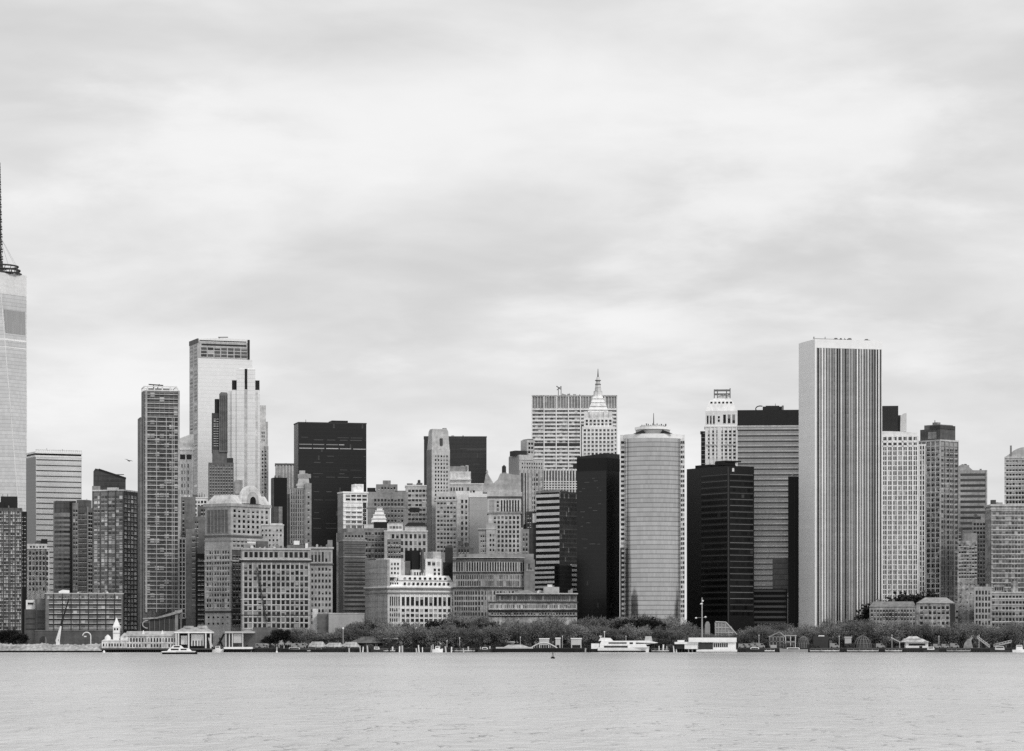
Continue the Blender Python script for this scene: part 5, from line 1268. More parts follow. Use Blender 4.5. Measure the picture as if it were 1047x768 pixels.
# stone quay at the far left
mb = MB(); random.seed(9); nx_, ny_ = 150, 9; vs = []
for j in range(ny_+1):
    for i in range(nx_+1):
        xx = X(-22,2286) + (X(104,2286)-X(-22,2286))*i/nx_; u = j/ny_
        zz_ = 1.3 + 5.0*u**.8 + mnoise.noise(Vector((xx*.5, u*6, 2)))*1.1*min(1,u*3) + mnoise.noise(Vector((xx*.07, 1, 5)))*1.5*u
        vs.append((xx, 2285 + 16*u + random.uniform(-.3,.3), zz_))
mb.add(vs, [(j*(nx_+1)+i, j*(nx_+1)+i+1, (j+1)*(nx_+1)+i+1, (j+1)*(nx_+1)+i) for j in range(ny_) for i in range(nx_)])
tag(mb.build('quay', wall(.36, .5, .9, True)), kind='structure')
mb = MB(); mb.box(X(-20,2286), X(104,2286), 2286.2, 2300.4, -2, 1.5)
tag(mb.build('quay_base', wall(.02, .3, .7, True)), kind='structure')

# pier with turret
D = 2287
t = thing('pier_house', 'long white pier building with dark windows, pointed turret and a columned end pavilion', 'pier', 160, D, 2.0); l = Loc(t, 160, D, 2.0)
l.bx('deck', paint(.25), 103, 217, 662.8, 664.4, -1, 13)
l.part('pilings', wall(.02,.3,.8,True), lambda m: [m.box(l.x(p)-.5, l.x(p)+.5, .4, 1.4, -4, l.z(664.3)) for p in [104+2.4*i for i in range(47)]])
wp = wall(.68, .5)
l.bx('end_wing', wp, 104, 128, 655.5, 662.9, 0, 11)
for i in range(8): l.bx('window', GD, 105.2+i*2.9, 106.7+i*2.9, 658, 661, -.08, .1)
l.part('roof', wall(.62), lambda m: m.frust(l.x(103.6), l.x(128.4), -.4, 11.4, l.z(655.5), l.x(106), l.x(126), 4, 8, l.z(653.6)))
tw = l.bx('turret', wall(.9,.1), 115.2, 121.6, 641, 655.8, 2, 6.6)
l.part('turret_roof', paint(.84), lambda m: m.frust(l.x(114.8), l.x(122), 1.7, 6.9, l.z(641), l.x(118.2), l.x(118.6), 4.1, 4.5, l.z(631.5)))
for a in (116.2, 118.9): l.bx('louvre', DKG(), a, a+1.6, 639.9+2.4, 645.0-.6, 1.9, 2.1, tw)
l.bx('belt', paint(.6), 115, 121.8, 647, 647.8, 1.8, 6.8, tw)
l.part('dome', paint(.86), lambda m: (m.cyl(l.x(109.5), 4, 2.6, 2.3, l.z(655), l.z(651.5), 12), m.cyl(l.x(109.5), 4, 2.3, .4, l.z(651.5), l.z(649), 12)))
l.part('side_gable', wp, lambda m: m.profile([(l.x(123),l.z(655.6)),(l.x(131),l.z(655.6)),(l.x(131),l.z(651)),(l.x(127),l.z(647)),(l.x(123),l.z(651))], .6, 8))
l.bx('hall', wp, 128, 181, 650.5, 662.9, 1, 13)
l.part('hall_roof', wall(.56), lambda m: m.frust(l.x(127), l.x(181.5), .2, 13.6, l.z(650.5), l.x(129), l.x(181), 5, 9, l.z(645.4)))
for i in range(17):
    l.bx('window', GD, 130+i*3.0, 131.5+i*3.0, 652.4, 656.4, .9, 1.1)
    l.bx('window', GM, 130+i*3.0, 131.7+i*3.0, 658.6, 661.6, .9, 1.1)
l.bx('belt_course', paint(.7), 128, 181, 657.1, 657.8, .7, 1.1)
for a in (146, 165.5): l.part('dormer', paint(.85), lambda m: m.profile([(l.x(a-1.6),l.z(648.6)),(l.x(a+1.6),l.z(648.6)),(l.x(a),l.z(644.6))], 2, 6))
l.part('pavilion_roof', wall(.55), lambda m: (m.frust(l.x(178.5), l.x(217), -1.5, 13, l.z(646), l.x(188), l.x(209), 4, 8, l.z(641.2)), m.cyl(l.x(192), 6, 4.6, 3.6, l.z(642.6), l.z(640), 12), m.cyl(l.x(206), 6, 4.6, 3.6, l.z(642.6), l.z(639.6), 12)))
l.bx('fascia', paint(.86), 178.5, 217, 646, 647.4, -1.6, 13)
for p in (180.2, 182.6, 193, 210.5, 215.5): l.bx('column', paint(.7), p-.7, p+.7, 647.3, 662.9, -1.2, .6)
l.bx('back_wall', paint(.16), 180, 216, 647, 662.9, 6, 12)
l.bx('panel', paint(.80), 184.5, 191, 650, 659, 3, 3.6); l.bx('panel', paint(.74), 195, 208, 648.6, 660.5, 3, 3.6)
for k in range(4): l.bx('window', GD, 196.5+k*2.9, 197.8+k*2.9, 655, 660.5, 2.85, 3.05)
l.part('leaning_sail', paint(.85), lambda m: m.add([(l.x(212.5),1,l.z(652)),(l.x(214),1,l.z(652)),(l.x(217.5),1,l.z(661)),(l.x(215),1.4,l.z(662)),(l.x(212.5),1.6,l.z(652)),(l.x(214),1.6,l.z(652)),(l.x(217.5),1.6,l.z(661)),(l.x(215),2.0,l.z(662))],[(3,2,1,0),(4,5,6,7),(0,1,5,4),(1,2,6,5),(2,3,7,6),(3,0,4,7)]))

# shelter right of the pier
D = 2292
t = thing('ferry_shelter', 'pale framed landing shelter with slim posts right of the pier pavilion', 'shelter', 233, D, 2.0); l = Loc(t, 233, D, 2.0)
l.bx('roof', paint(.60), 230, 260, 645.6, 647.4, -1, 9); 
for p in (231, 234.5, 237.6, 248.2): l.bx('post', paint(.7), p-.45, p+.45, 647, 663.5, 0, .8)
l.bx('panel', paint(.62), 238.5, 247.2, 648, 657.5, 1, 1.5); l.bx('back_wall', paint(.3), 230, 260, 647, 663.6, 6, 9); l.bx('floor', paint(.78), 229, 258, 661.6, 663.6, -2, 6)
t = thing('sculpture', 'dark angular steel sculpture leaning between pier pavilion and landing shelter', 'sculpture', 224, 2300, 3.0); l = Loc(t, 224, 2300)
l.part('strut', paint(.14), lambda m: m.tube((l.x(221),2,0), (l.x(229),2,l.z(648)), 1.1, .8, 5)); l.part('strut', paint(.2), lambda m: m.tube((l.x(228),2,0), (l.x(224),2,l.z(652)), .9, .7, 5)); l.bx('plinth', paint(.4), 219, 230, 661, 663.4, 0, 4)
t = thing('billboard_wall', 'plain dark green-grey hoarding behind the quay left of the bare trees', 'hoarding', 271, 2350); l = Loc(t, 271, 2350)
l.bx('panel', wall(.36), 258.5, 284, 641.5, 658, 0, .5); l.bx('post', paint(.25), 260, 261, 641.5, 663, .5, 1.2); l.bx('post', paint(.25), 281, 282, 641.5, 663, .5, 1.2)

# crawler crane and gooseneck
t = thing('crane', 'crane with white lattice base and long thin dark boom leaning right, on the left quay', 'crane', 60, 2320); l = Loc(t, 60, 2320)
l.part('base', paint(.8), lambda m: (m.box(l.x(56.5), l.x(64), -2, 2, 0, l.z(659)), m.box(l.x(57.5), l.x(61), -1.5, 1.5, l.z(659.2), l.z(656))))
l.part('lower_boom', paint(.85), lambda m: (m.tube((l.x(57.8),0,l.z(656)), (l.x(62.4),0,l.z(639.5)), 1.0, .7, 5), m.tube((l.x(60.4),0,l.z(656)), (l.x(62.4),0,l.z(639.5)), .6, .5, 5), m.tube((l.x(58),0,l.z(651)), (l.x(60.6),0,l.z(654)), .3), m.tube((l.x(59.8),0,l.z(648)), (l.x(61),0,l.z(651)), .3)))
l.part('boom', paint(.13), lambda m: (m.tube((l.x(62.2),0,l.z(640)), (l.x(70.5),0,l.z(612)), .9, .45, 5), m.tube((l.x(63.4),0,l.z(638)), (l.x(66),0,l.z(627)), .5)))
l.part('hoist_line', paint(.2), lambda m: m.tube((l.x(70.5),0,l.z(612)), (l.x(70.8),0,l.z(634)), .16))
t = thing('gooseneck_lamp', 'white curved gooseneck post arching left, on the quay beside the turret pier', 'lamp', 92, 2322); l = Loc(t, 92, 2322)
def goose(m):
    P = [(l.x(92.8),0,0)] + [(l.x(92.8)-3.2+3.2*cos(pi*i/10*.95), 0, l.z(650.5)+3.0*sin(pi*i/10*.95)) for i in range(11)]
    for a, b in zip(P, P[1:]): m.tube(a, b, .45, .45, 6)
l.part('post', paint(.85), goose); l.bx('lamp_head', paint(.9), 86, 88.4, 650.2, 651.4, -.5, .5)

# low fort wall, hip roofed pavilion, tents
t = thing('fort_wall', 'low plain pale wall block among the trees below the dull dark block', 'wall', 352, 2420); l = Loc(t, 352, 2420)
l.bx('wall', wall(.58,.12), 336, 372, 627.5, 664, 0, 12); l.bx('side_wall', wall(.36), 324, 336.2, 627.8, 664, 3, 12); l.bx('coping', wall(.66), 335.8, 372.2, 626.8, 627.7, -.3, 12)
t = thing('stone_gatepost', 'tall pale gatepost block left of the low plain wall', 'pillar', 322, 2430); l = Loc(t, 322, 2430)
l.bx('shaft', wall(.74), 319.5, 324.8, 622, 664, 0, 5); l.bx('cap', wall(.5), 319.2, 325.2, 620.6, 622, -.3, 5.3)
t = thing('park_pavilion', 'dull hip roofed park pavilion behind white tents on the promenade', 'pavilion', 373, 2330); l = Loc(t, 373, 2330)
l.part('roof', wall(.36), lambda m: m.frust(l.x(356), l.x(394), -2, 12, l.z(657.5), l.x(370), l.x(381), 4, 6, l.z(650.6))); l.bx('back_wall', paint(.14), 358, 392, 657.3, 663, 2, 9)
for p in (358, 366, 375, 384, 392): l.bx('post', paint(.4), p-.3, p+.3, 657.3, 663, -1, -.4)
t = thing('kiosk', 'small flat roofed dark kiosk right of the hip roofed pavilion', 'kiosk', 399, 2328); l = Loc(t, 399, 2328)
l.bx('roof', paint(.62), 391.5, 407, 652.2, 653.6, -1.5, 6); l.bx('wall', paint(.2), 393.5, 405, 653.5, 663, 0, 5); l.bx('counter', paint(.5), 393, 405.5, 659.5, 660.4, -.6, 0)
for i, (p0, p1, yt, lab) in enumerate(((315,334,656.0,'white tent with scalloped low canopy, leftmost of three on the promenade'),(332,352,657.2,'white tent with scalloped low canopy, middle of three on the promenade'),(349.5,368,656.4,'white tent with scalloped low canopy, rightmost of three on the promenade'))):
    c_ = (p0+p1)/2; t = thing('tent', lab, 'tent', c_, 2312, GROUND, 'white tents on the promenade'); l = Loc(t, c_, 2312)
    l.part('canopy', wall(.56,.6), lambda m: (m.frust(l.x(p0), l.x(p1), -3, 5, l.z(661), l.x(p0+4), l.x(p1-4), 0, 2, l.z(yt)), m.box(l.x(p0), l.x(p1), -3, 5, l.z(661.8), l.z(661))))
    for p in (p0+.6, c_, p1-.6): l.bx('pole', paint(.7), p-.2, p+.2, 661.7, 663.4, -2.8, -2.5)
    l.bx('shaded_back', paint(.1), p0+1, p1-1, 661.7, 663.4, 3, 3.4)  # near-black sheet painted for the shade under the canopy

# lamps on the promenade
lamp_pts = [(350.8,2316,643.5,1.1),(470,2312,653,.6),(457,2312,656,.6),(532,2312,652,.5),(575,2314,651,.5),(640,2314,651,.5),(776,2312,650,.5),(858,2312,651,.5),(912,2312,650,.5),(960,2312,651,.5),(1001,2312,650,.5)]
lamp_lab = ['tall lamp post with white globe above the white tents','lamp post right of two among the piles before the mansard building','lamp post left of two among the piles before the mansard building','lamp post behind the low barge','lamp post among white booths below the terrace building','lamp post behind the white ferry','lamp post right of the long white ferry terminal','lamp post below the pinstriped tower','lamp post left of the two-tier white boathouse','lamp post right of the two-tier white boathouse','lamp post between boathouse and right-edge gangways']
for (p, D, yt, r), lab in zip(lamp_pts, lamp_lab):
    t = thing('street_lamp', lab, 'street lamp', p, D, GROUND, 'lamp posts along the promenade'); l = Loc(t, p, D)
    l.part('post', paint(.62), lambda m: m.tube((0,0,0), (0,0,l.z(yt)), .28, .2)); l.part('globe', paint(.92), lambda m: (m.cyl(0,0,.3*r,r*.8,l.z(yt)-.2,l.z(yt)+r*.6,10), m.cyl(0,0,r*.8,.2*r,l.z(yt)+r*.6,l.z(yt)+r*1.5,10)))
# tall mast with lights
t = thing('light_mast', 'very tall pale mast with crossarm lamps above the long white ferry terminal', 'mast', 717.8, 2330); l = Loc(t, 717.8, 2330)
l.part('pole', paint(.55), lambda m: m.tube((0,0,0), (0,0,l.z(611)), .75, .35, 8)); 
for a, b, yy in ((711.8,721.5,631.6),(716.2,718.9,617.4)):
    l.part('crossarm', paint(.4), lambda m: m.tube((l.x(a),0,l.z(yy)), (l.x(b),0,l.z(yy)), .22))
for p, yy, r in ((711.6,632,1.0),(721.2,631,1.1),(717.1,617.6,1.2),(718.6,614.5,.7)):
    l.part('lamp_head', paint(.88), lambda m: (m.cyl(l.x(p),-.4,r*.5,r,l.z(yy)-.6,l.z(yy),8), m.cyl(l.x(p),-.4,r,r*.3,l.z(yy),l.z(yy)+.7,8)))

# ferry terminal and its dock
D = 2293
t = thing('ferry_terminal', 'long bright white flat roofed ferry terminal with a dark window row at the water', 'terminal', 729, D, 2.0); l = Loc(t, 729, D, 2.0)
l.bx('roof', paint(.93), 704.5, 753, 652, 656.6, -1.5, 12); l.bx('wall', paint(.84), 717, 752.5, 656.5, 664.5, 0, 11); l.bx('open_bay', paint(.2), 714, 729, 657, 664, -.1, 4)
for i in range(7): l.bx('window', GB, 729.6+i*2.15, 731.2+i*2.15, 657.6, 661.8, -.15, .2)
l.bx('float', paint(.75), 712, 753.5, 664.2, 666.4, -2, 12)
t = thing('dock_house', 'low white dock shed with piles around it left of the white ferry terminal', 'shed', 702, D, 2.0); l = Loc(t, 702, D, 2.0)
l.bx('roof', paint(.86), 690, 715, 656.4, 658.6, 0, 9); l.bx('wall', paint(.82), 700, 714, 658.5, 663.6, .6, 8); l.bx('wall', paint(.15), 691, 700, 658.5, 663.6, 1.5, 8); l.bx('ridge', paint(.9), 693, 700, 654.6, 656.5, 2, 7)
t = thing('glass_pavilion', 'pale lattice glass pavilion with sloping roof behind the white ferry terminal', 'pavilion', 742, 2345); l = Loc(t, 742, 2345)
l.part('glazing', curtain(.5,1.2,1.6,.5,.2,.4,.4,.3), lambda m: m.profile([(l.x(731.5),0),(l.x(753),0),(l.x(753),l.z(649)),(l.x(748),l.z(641)),(l.x(742),l.z(636.5)),(l.x(731.5),l.z(636))], 0, 10))
l.part('frame', paint(.58), lambda m: ([m.box(l.x(p)-.3, l.x(p)+.3, -.4, .1, 0, l.z(637 if p < 743 else 645)) for p in (731.6,734.5,738,741.5,745,749)], m.tube((l.x(731.5),-.2,l.z(635.8)), (l.x(742),-.2,l.z(636.3)), .5), m.tube((l.x(742),-.2,l.z(636.3)), (l.x(753.4),-.2,l.z(649)), .6), m.tube((l.x(731.5),-.2,l.z(642)), (l.x(747),-.2,l.z(642)), .4), m.tube((l.x(731.5),-.2,l.z(647)), (l.x(752),-.2,l.z(647)), .4)))
t = thing('stone_stele', 'pale round topped monument slab beside the tall mast', 'monument', 723.4, 2342); l = Loc(t, 723.4, 2342)
l.part('slab', wall(.5), lambda m: m.profile([(l.x(720.8),0),(l.x(726),0)]+[(l.x(723.4)+l.x(726)*cos(pi*i/10), l.z(640)+l.x(726)*1.8*sin(pi*i/10)) for i in range(11)], 0, 1.6)); l.bx('base', wall(.4), 719.8, 727, 658, 663, -.6, 2.2)

# long barge and white booths in the middle
t = thing('barge', 'long low dark hulled barge with pale deck and small saucer roof at the seawall', 'barge', 527, 2294, 0); l = Loc(t, 527, 2294, 0)
l.part('hull', paint(.06), lambda m: m.profile([(l.x(508),0),(l.x(584),0),(l.x(590),l.z(663.2)),(l.x(504),l.z(663.2))], -4, 3)); l.bx('deck', paint(.62), 507, 545, 661.6, 663.3, -3.6, 2.6)
l.part('cargo', wall(.6), lambda m: m.frust(l.x(515), l.x(541), -2.6, 2, l.z(661.7), l.x(520), l.x(534), -1, .6, l.z(659.2))); l.part('saucer_roof', paint(.5), lambda m: (m.cyl(l.x(523.5),0,.5,.5,l.z(660),l.z(656.8),8), m.cyl(l.x(523.5),0,2.9,1.6,l.z(656.8),l.z(655.8),14)))
for i, (p0, p1, yt, yb, lab) in enumerate(((551.5,561.5,652.6,663,'white ticket booth beside the arched footbridge, left of three booths'),(568,573,652,663,'narrow tall white ticket booth, middle of three booths'),(584,594.5,652.4,663,'big white box booth left of the white ferry, right of three booths'))):
    c_ = (p0+p1)/2; t = thing('booth', lab, 'booth', c_, 2306, GROUND, 'white booths on the promenade'); l = Loc(t, c_, 2306)
    l.bx('wall', paint(.68), p0, p1, yt+1, yb, 0, 5); l.bx('roof', paint(.8), p0-.4, p1+.4, yt, yt+1.1, -.5, 5.5); l.bx('opening', paint(.12), p0+1, p1-1, 659.5, 662.4, -.1, .2)
t = thing('footbridge', 'short white arched footbridge on the promenade left of the booths', 'footbridge', 556, 2301.5, 3.4); l = Loc(t, 556, 2301.5, 3.4)
def arch(m):
    P = [(l.x(542+28*i/12), 0, l.z(663) + 4.4*sin(pi*i/12)) for i in range(13)]
    for a, b in zip(P, P[1:]): m.tube(a, b, .55, .55, 5)
    for a in P[1:-1]: m.tube((a[0],0,0), a, .18)
l.part('arch', paint(.7), arch); l.part('railing', paint(.55), lambda m: [m.tube((l.x(542+28*i/12),.8,l.z(662.6)+4.4*sin(pi*i/12)), (l.x(542+28*(i+1)/12),.8,l.z(662.6)+4.4*sin(pi*(i+1)/12)), .2) for i in range(12)])

# right hand waterfront structures
t = thing('gabled_pavilion', 'open white timber pavilion with a gable, right of the ferry terminal', 'pavilion', 795, 2318); l = Loc(t, 795, 2318)
def gab(m):
    for p in (787,790.5,794,797.5,801): m.box(l.x(p)-.35, l.x(p)+.35, 0, .6, 0, l.z(651))
    m.tube((l.x(786),.3,l.z(651.4)), (l.x(797),.3,l.z(646.4)), .5); m.tube((l.x(797),.3,l.z(646.4)), (l.x(803),.3,l.z(651.4)), .5); m.box(l.x(786), l.x(802), 0, .6, l.z(656.4), l.z(655.6)); m.box(l.x(786), l.x(802), 0, .6, l.z(651.6), l.z(650.8))
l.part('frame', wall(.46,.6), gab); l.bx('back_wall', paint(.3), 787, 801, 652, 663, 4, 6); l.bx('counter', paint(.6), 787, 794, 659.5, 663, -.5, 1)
t = thing('pergola', 'pale open pergola of slim posts right of the gabled pavilion', 'pergola', 807.5, 2320); l = Loc(t, 807.5, 2320)
l.part('post', paint(.7), lambda m: m.box(l.x(802.8), l.x(803.6), 0, .6, 0, l.z(650))); l.part('post', paint(.7), lambda m: m.box(l.x(808), l.x(808.7), 0, .6, 0, l.z(650))); l.part('post', paint(.7), lambda m: m.box(l.x(813), l.x(813.7), 0, .6, 0, l.z(650)))
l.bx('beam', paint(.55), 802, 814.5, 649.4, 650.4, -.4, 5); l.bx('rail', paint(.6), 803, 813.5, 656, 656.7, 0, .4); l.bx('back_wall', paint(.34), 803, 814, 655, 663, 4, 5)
def lattice_dome(px_, D, r_px, ytop, lab):
    t = thing('lattice_dome', lab, 'dome', px_, D, GROUND, 'lattice domes on the right waterfront'); l = Loc(t, px_, D); R = r_px*D/F; H = l.z(ytop)
    def f(m):
        for k in range(8):
            a = pi*k/8
            P = [(R*cos(a)*cos(q)*1.0, R*sin(a)*cos(q), H*abs(sin(q))) for q in [pi*i/10 for i in range(11)]]
            for u, v in zip(P, P[1:]): m.tube(u, v, .28, .28, 4)
        for zf in (.35, .7):
            rr = R*sqrt(1-zf*zf)
            for i in range(14): m.tube((rr*cos(2*pi*i/14), rr*sin(2*pi*i/14), H*zf), (rr*cos(2*pi*(i+1)/14), rr*sin(2*pi*(i+1)/14), H*zf), .25, .25, 4)
    l.part('ribs', paint(.38), f); l.part('skin', curtain(.3,1.5,1.5,.5,.2,.4,.3,.3), lambda m: (m.cyl(0,0,R*.93,R*.8,0,H*.5,14), m.cyl(0,0,R*.8,R*.15,H*.5,H*.93,14)))
lattice_dome(821.5, 2322, 6.5, 650.5, 'small round lattice dome between pergola and dark kiosk block')
lattice_dome(882, 2322, 9.5, 650, 'larger round lattice dome below the right edge of the pinstriped tower')
t = thing('kiosk', 'dark square kiosk block with a small white roof vent below the pinstriped tower', 'kiosk', 839, 2318); l = Loc(t, 839, 2318)
l.bx('wall', paint(.2), 831.5, 847, 650.6, 663, 0, 8); l.part('roof_vent', paint(.9), lambda m: m.frust(l.x(836), l.x(844), 1, 5, l.z(652.4), l.x(837.5), l.x(843), 2, 4, l.z(649.8))); l.bx('door', paint(.34), 848, 851, 655, 663, 1, 3)
t = thing('white_shed', 'little white shed with dark base left of the larger lattice dome', 'shed', 867, 2318); l = Loc(t, 867, 2318)
l.bx('wall', paint(.6), 864, 870.5, 652, 658, 0, 4); l.bx('base', paint(.2), 863.5, 871, 658, 663, -.2, 4.4); l.bx('roof', paint(.6), 863.4, 871.2, 651, 652.1, -.5, 4.6)
t = thing('boathouse', 'two-tier white boathouse with grey window bands on the right waterfront', 'boathouse', 938, 2304); l = Loc(t, 938, 2304)
l.part('roof', wall(.62,.5), lambda m: (m.frust(l.x(921), l.x(950), -2, 8, l.z(656.6), l.x(925), l.x(943), 1, 5, l.z(653)), m.frust(l.x(926), l.x(942), 0, 6, l.z(653.2), l.x(930), l.x(938), 2, 4, l.z(650.6))))
l.bx('wall', paint(.80), 926, 949, 656.4, 664, 0, 7); l.bx('window_band', GM, 929, 946, 658, 660.2, -.1, .1); l.bx('window_band', GD, 940, 943, 660.6, 663, -.1, .1)
l.part('brace', paint(.6), lambda m: (m.tube((l.x(911),1,l.z(652)), (l.x(920),1,l.z(656.4)), .4), m.tube((l.x(920),1,0), (l.x(920),1,l.z(656.4)), .4)))
t = thing('sail_sculpture', 'pale angular sail shaped structure on the right waterfront, left of the gangways', 'sculpture', 990, 2312); l = Loc(t, 990, 2312)
l.part('sail', wall(.52,.5), lambda m: m.profile([(l.x(985),0),(l.x(995),0),(l.x(993),l.z(655)),(l.x(995),l.z(651.5)),(l.x(989),l.z(654)),(l.x(986),l.z(658))], 0, .8)); l.part('mast', paint(.55), lambda m: m.tube((l.x(987),1,0), (l.x(994),1,l.z(650)), .3))
for (a, ya, b, yb, lab) in ((999,652,1012,662,'gangway sloping down to the right, left of two at the right edge'),(1016,661,1034,656.5,'gangway sloping up to the right, right of two at the right edge')):
    c_ = (a+b)/2; t = thing('gangway', lab, 'gangway', c_, 2303, 3.0, 'gangways at the right edge'); l = Loc(t, c_, 2303)
    l.part('deck', paint(.55), lambda m: m.tube((l.x(a),0,l.z(ya)), (l.x(b),0,l.z(yb)), .7, .7, 4)); l.part('railing', paint(.72), lambda m: ([m.tube((l.x(a+(b-a)*i/6),-.3,l.z(ya+(yb-ya)*i/6)), (l.x(a+(b-a)*i/6),-.3,l.z(ya+(yb-ya)*i/6)+1.5), .12) for i in range(7)], m.tube((l.x(a),-.3,l.z(ya)+1.5), (l.x(b),-.3,l.z(yb)+1.5), .16)))
    l.part('trestle', paint(.2), lambda m: [m.tube((l.x(a+(b-a)*i/3),0,-2), (l.x(a+(b-a)*i/3),0,l.z(ya+(yb-ya)*i/3)-.4), .3) for i in range(4)])

# vans and carts on the promenade: one built, then copied
def make_van():
    t = empty('parked_van', (0,0,0)); l = Loc(t, 0, 2308)
    l.part('body', paint(.5), lambda m: m.profile([(-2.7,.4),(2.7,.4),(2.7,1.3),(2.0,1.5),(1.3,2.4),(-2.7,2.5)], -1, 1)); l.part('window', GB, lambda m: m.profile([(.2,1.5),(1.8,1.5),(1.25,2.2),(.2,2.2)], -1.05, -.95))
    for a in (-1.7, 1.7): l.part('wheel', paint(.06), lambda m: m.prism([(a+.42*cos(2*pi*i/10), -1.02+0*i) for i in range(0)] or [(a-.42,-1.05),(a+.42,-1.05),(a+.42,-.75),(a-.42,-.75)], 0, .84))
    return t
van = make_van()
def copy_tree(o):
    c = o.copy(); COL.objects.link(c)
    for ch in o.children:
        q = ch.copy(); COL.objects.link(q); q.parent = c
    return c
spots = [(759,'white van, leftmost in the line right of the ferry terminal'),(764.5,'white van, second in the line right of the ferry terminal'),(770.5,'white van, third in the line right of the ferry terminal'),(777.5,'white van, last in the line right of the ferry terminal'),(853,'white van beside the dark kiosk block'),(900,'white van right of the larger lattice dome'),(958,'white van right of the boathouse, left of two'),(966.5,'white van right of the boathouse, right of two'),(976,'white van left of the sail sculpture'),(262,'white van before the hoarding, left of two'),(268.5,'white van before the hoarding, right of two'),(302,'white van under the bare trees left of the tents'),(308.5,'white van beside the leftmost tent')]
first = True
for p, lab in spots:
    o = van if first else copy_tree(van); first = False
    o.location = (X(p,2308), 2308, GROUND+.08); k = random.uniform(1.0,1.3); o.scale = (k*(1 if random.random() < .5 else -1), 1, k*1.25)
    if o.scale[0] < 0: o.scale[0] = -o.scale[0]
    tag(o, lab, 'van', 'vans parked on the promenade')

# mooring piles standing in the water along the seawall
pile_m = []
for k in range(3):
    m = MB(); m.cyl(0,0,.42,.38,-3,6.4,8); m.cyl(0,0,.5,.5,6.4,6.7,8); pile_m.append(m.mesh('mooring_pile', [paint(.62), paint(.13), paint(.80)][k]))
cl_ = [([345,354,357],'before the right tents','three'),([368.5,371,376,381],'below the hip roofed pavilion','four'),([398,401.5,408.5,411.5],'below the dark kiosk','four'),([419.5,421.5,426,428.5,432],'before the left mansard trees','five'),([438.5,440.8,443,449],'before the white mansard building','four'),([454,456,458,461.5,464,469.5],'left of the bowed stone building','six'),([474,479,483.5,486,491,497,500.5],'before the bowed stone building','seven'),([686,689,691.5,694.5,697,700,704,708,712],'around the white dock shed','nine'),([596,598.5,601.5],'left of the white ferry','three'),([674,678,682],'right of the white ferry','three'),([283,287,290],'below the dark leafy shore trees','three'),([250,253,257],'right of the landing shelter','three')]
random.seed(12)
for lst, where, cnt in cl_:
    for i, p in enumerate(lst):
        o = bpy.data.objects.new('mooring_pile', random.choice(pile_m)); COL.objects.link(o)
        o.location = (X(p,2297), 2297 - random.uniform(0,1.5), 0); o.scale = (random.uniform(.9,1.7), 1.25, random.uniform(.45,.95)); o.rotation_euler = (0, random.uniform(-.12,.12), 0)
        tag(o, 'mooring pile %s, %s from left of %s' % (where, ORD[i], cnt), 'pile', 'mooring piles along the seawall')

# ---------------------------------------------------------------- boats
def hull(l, p0, p1, ytop, ybot, beam, bow_right=True, mat=None, rake=3.0):
    """lofted hull: pointed raised bow, square stern"""
    n = 14; m = MB(); vs = []; zt, zb = l.z(ytop), l.z(ybot)-.6
    for i in range(n+1):
        u = i/n; q = u if bow_right else 1-u
        wdt = beam/2*(1 if q < .55 else max(.03, 1-((q-.55)/.45)**2)); sh = zt + (max(0, q-.5)**2)*3.0
        xx = l.x(p0 + (p1-p0)*u)
        xb = xx - (rake if bow_right else -rake)*max(0, q-.8)
        vs += [(xx,-wdt,sh),(xb,-wdt*.8,zb),(xb,wdt*.8,zb),(xx,wdt,sh)]
    fs = []
    for i in range(n):
        a = i*4; b = a+4
        for k in range(3): fs.append((a+k, a+k+1, b+k+1, b+k))
        fs.append((a+3, a, b, b+3))
    fs += [(0,3,2,1), (n*4, n*4+1, n*4+2, n*4+3)]
    m.add(vs, fs); return m.build('hull', mat or paint(.9), l.o)
# the white ferry at the seawall
t = thing('ferry_boat', 'long sleek white two-deck ferry moored at the seawall below the curved glass tower', 'ferry', 638, 2292, 0); l = Loc(t, 638, 2292, 0)
hull(l, 611, 664, 661.8, 666.3, 9, True, paint(.9)); l.bx('boot_stripe', paint(.08), 611, 660, 665.4, 666.6, -4.45, 3)
l.part('main_deck', paint(.92), lambda m: m.profile([(l.x(613),l.z(662)),(l.x(662),l.z(662)),(l.x(660),l.z(659)),(l.x(613),l.z(659))], -4.2, 4)); l.bx('window_band', GB, 617.5, 641.5, 660.4, 662.2, -4.6, -4.0)
l.part('upper_deck', paint(.92), lambda m: m.profile([(l.x(613),l.z(659)),(l.x(661),l.z(659)),(l.x(673),l.z(657.2)),(l.x(663),l.z(655)),(l.x(615),l.z(655.4))], -3.8, 3.6)); l.bx('window_band', GB, 622, 640.5, 656.8, 658.2, -3.9, -3.7); l.bx('window_band', GB, 643.5, 647, 656.8, 658.6, -3.9, -3.7); l.part('window_band', GD, lambda m: m.profile([(l.x(650),l.z(658.4)),(l.x(664),l.z(658.2)),(l.x(669),l.z(657.6)),(l.x(650),l.z(657))], -3.9, -3.7))
l.part('wheelhouse', paint(.9), lambda m: m.profile([(l.x(612),l.z(655.4)),(l.x(627),l.z(655.2)),(l.x(624),l.z(652.4)),(l.x(614),l.z(652))], -3, 2.6)); l.part('mast', paint(.75), lambda m: (m.tube((l.x(618),0,l.z(652.2)),(l.x(618),0,l.z(645.6)),.2), m.cyl(l.x(618),0,.6,.6,l.z(646.6),l.z(645.4),8))); l.part('radar', paint(.85), lambda m: (m.tube((l.x(614),0,l.z(652)),(l.x(614),0,l.z(650.5)),.25), m.box(l.x(612.6),l.x(615.4),-.4,.4,l.z(650.8),l.z(650.1))))
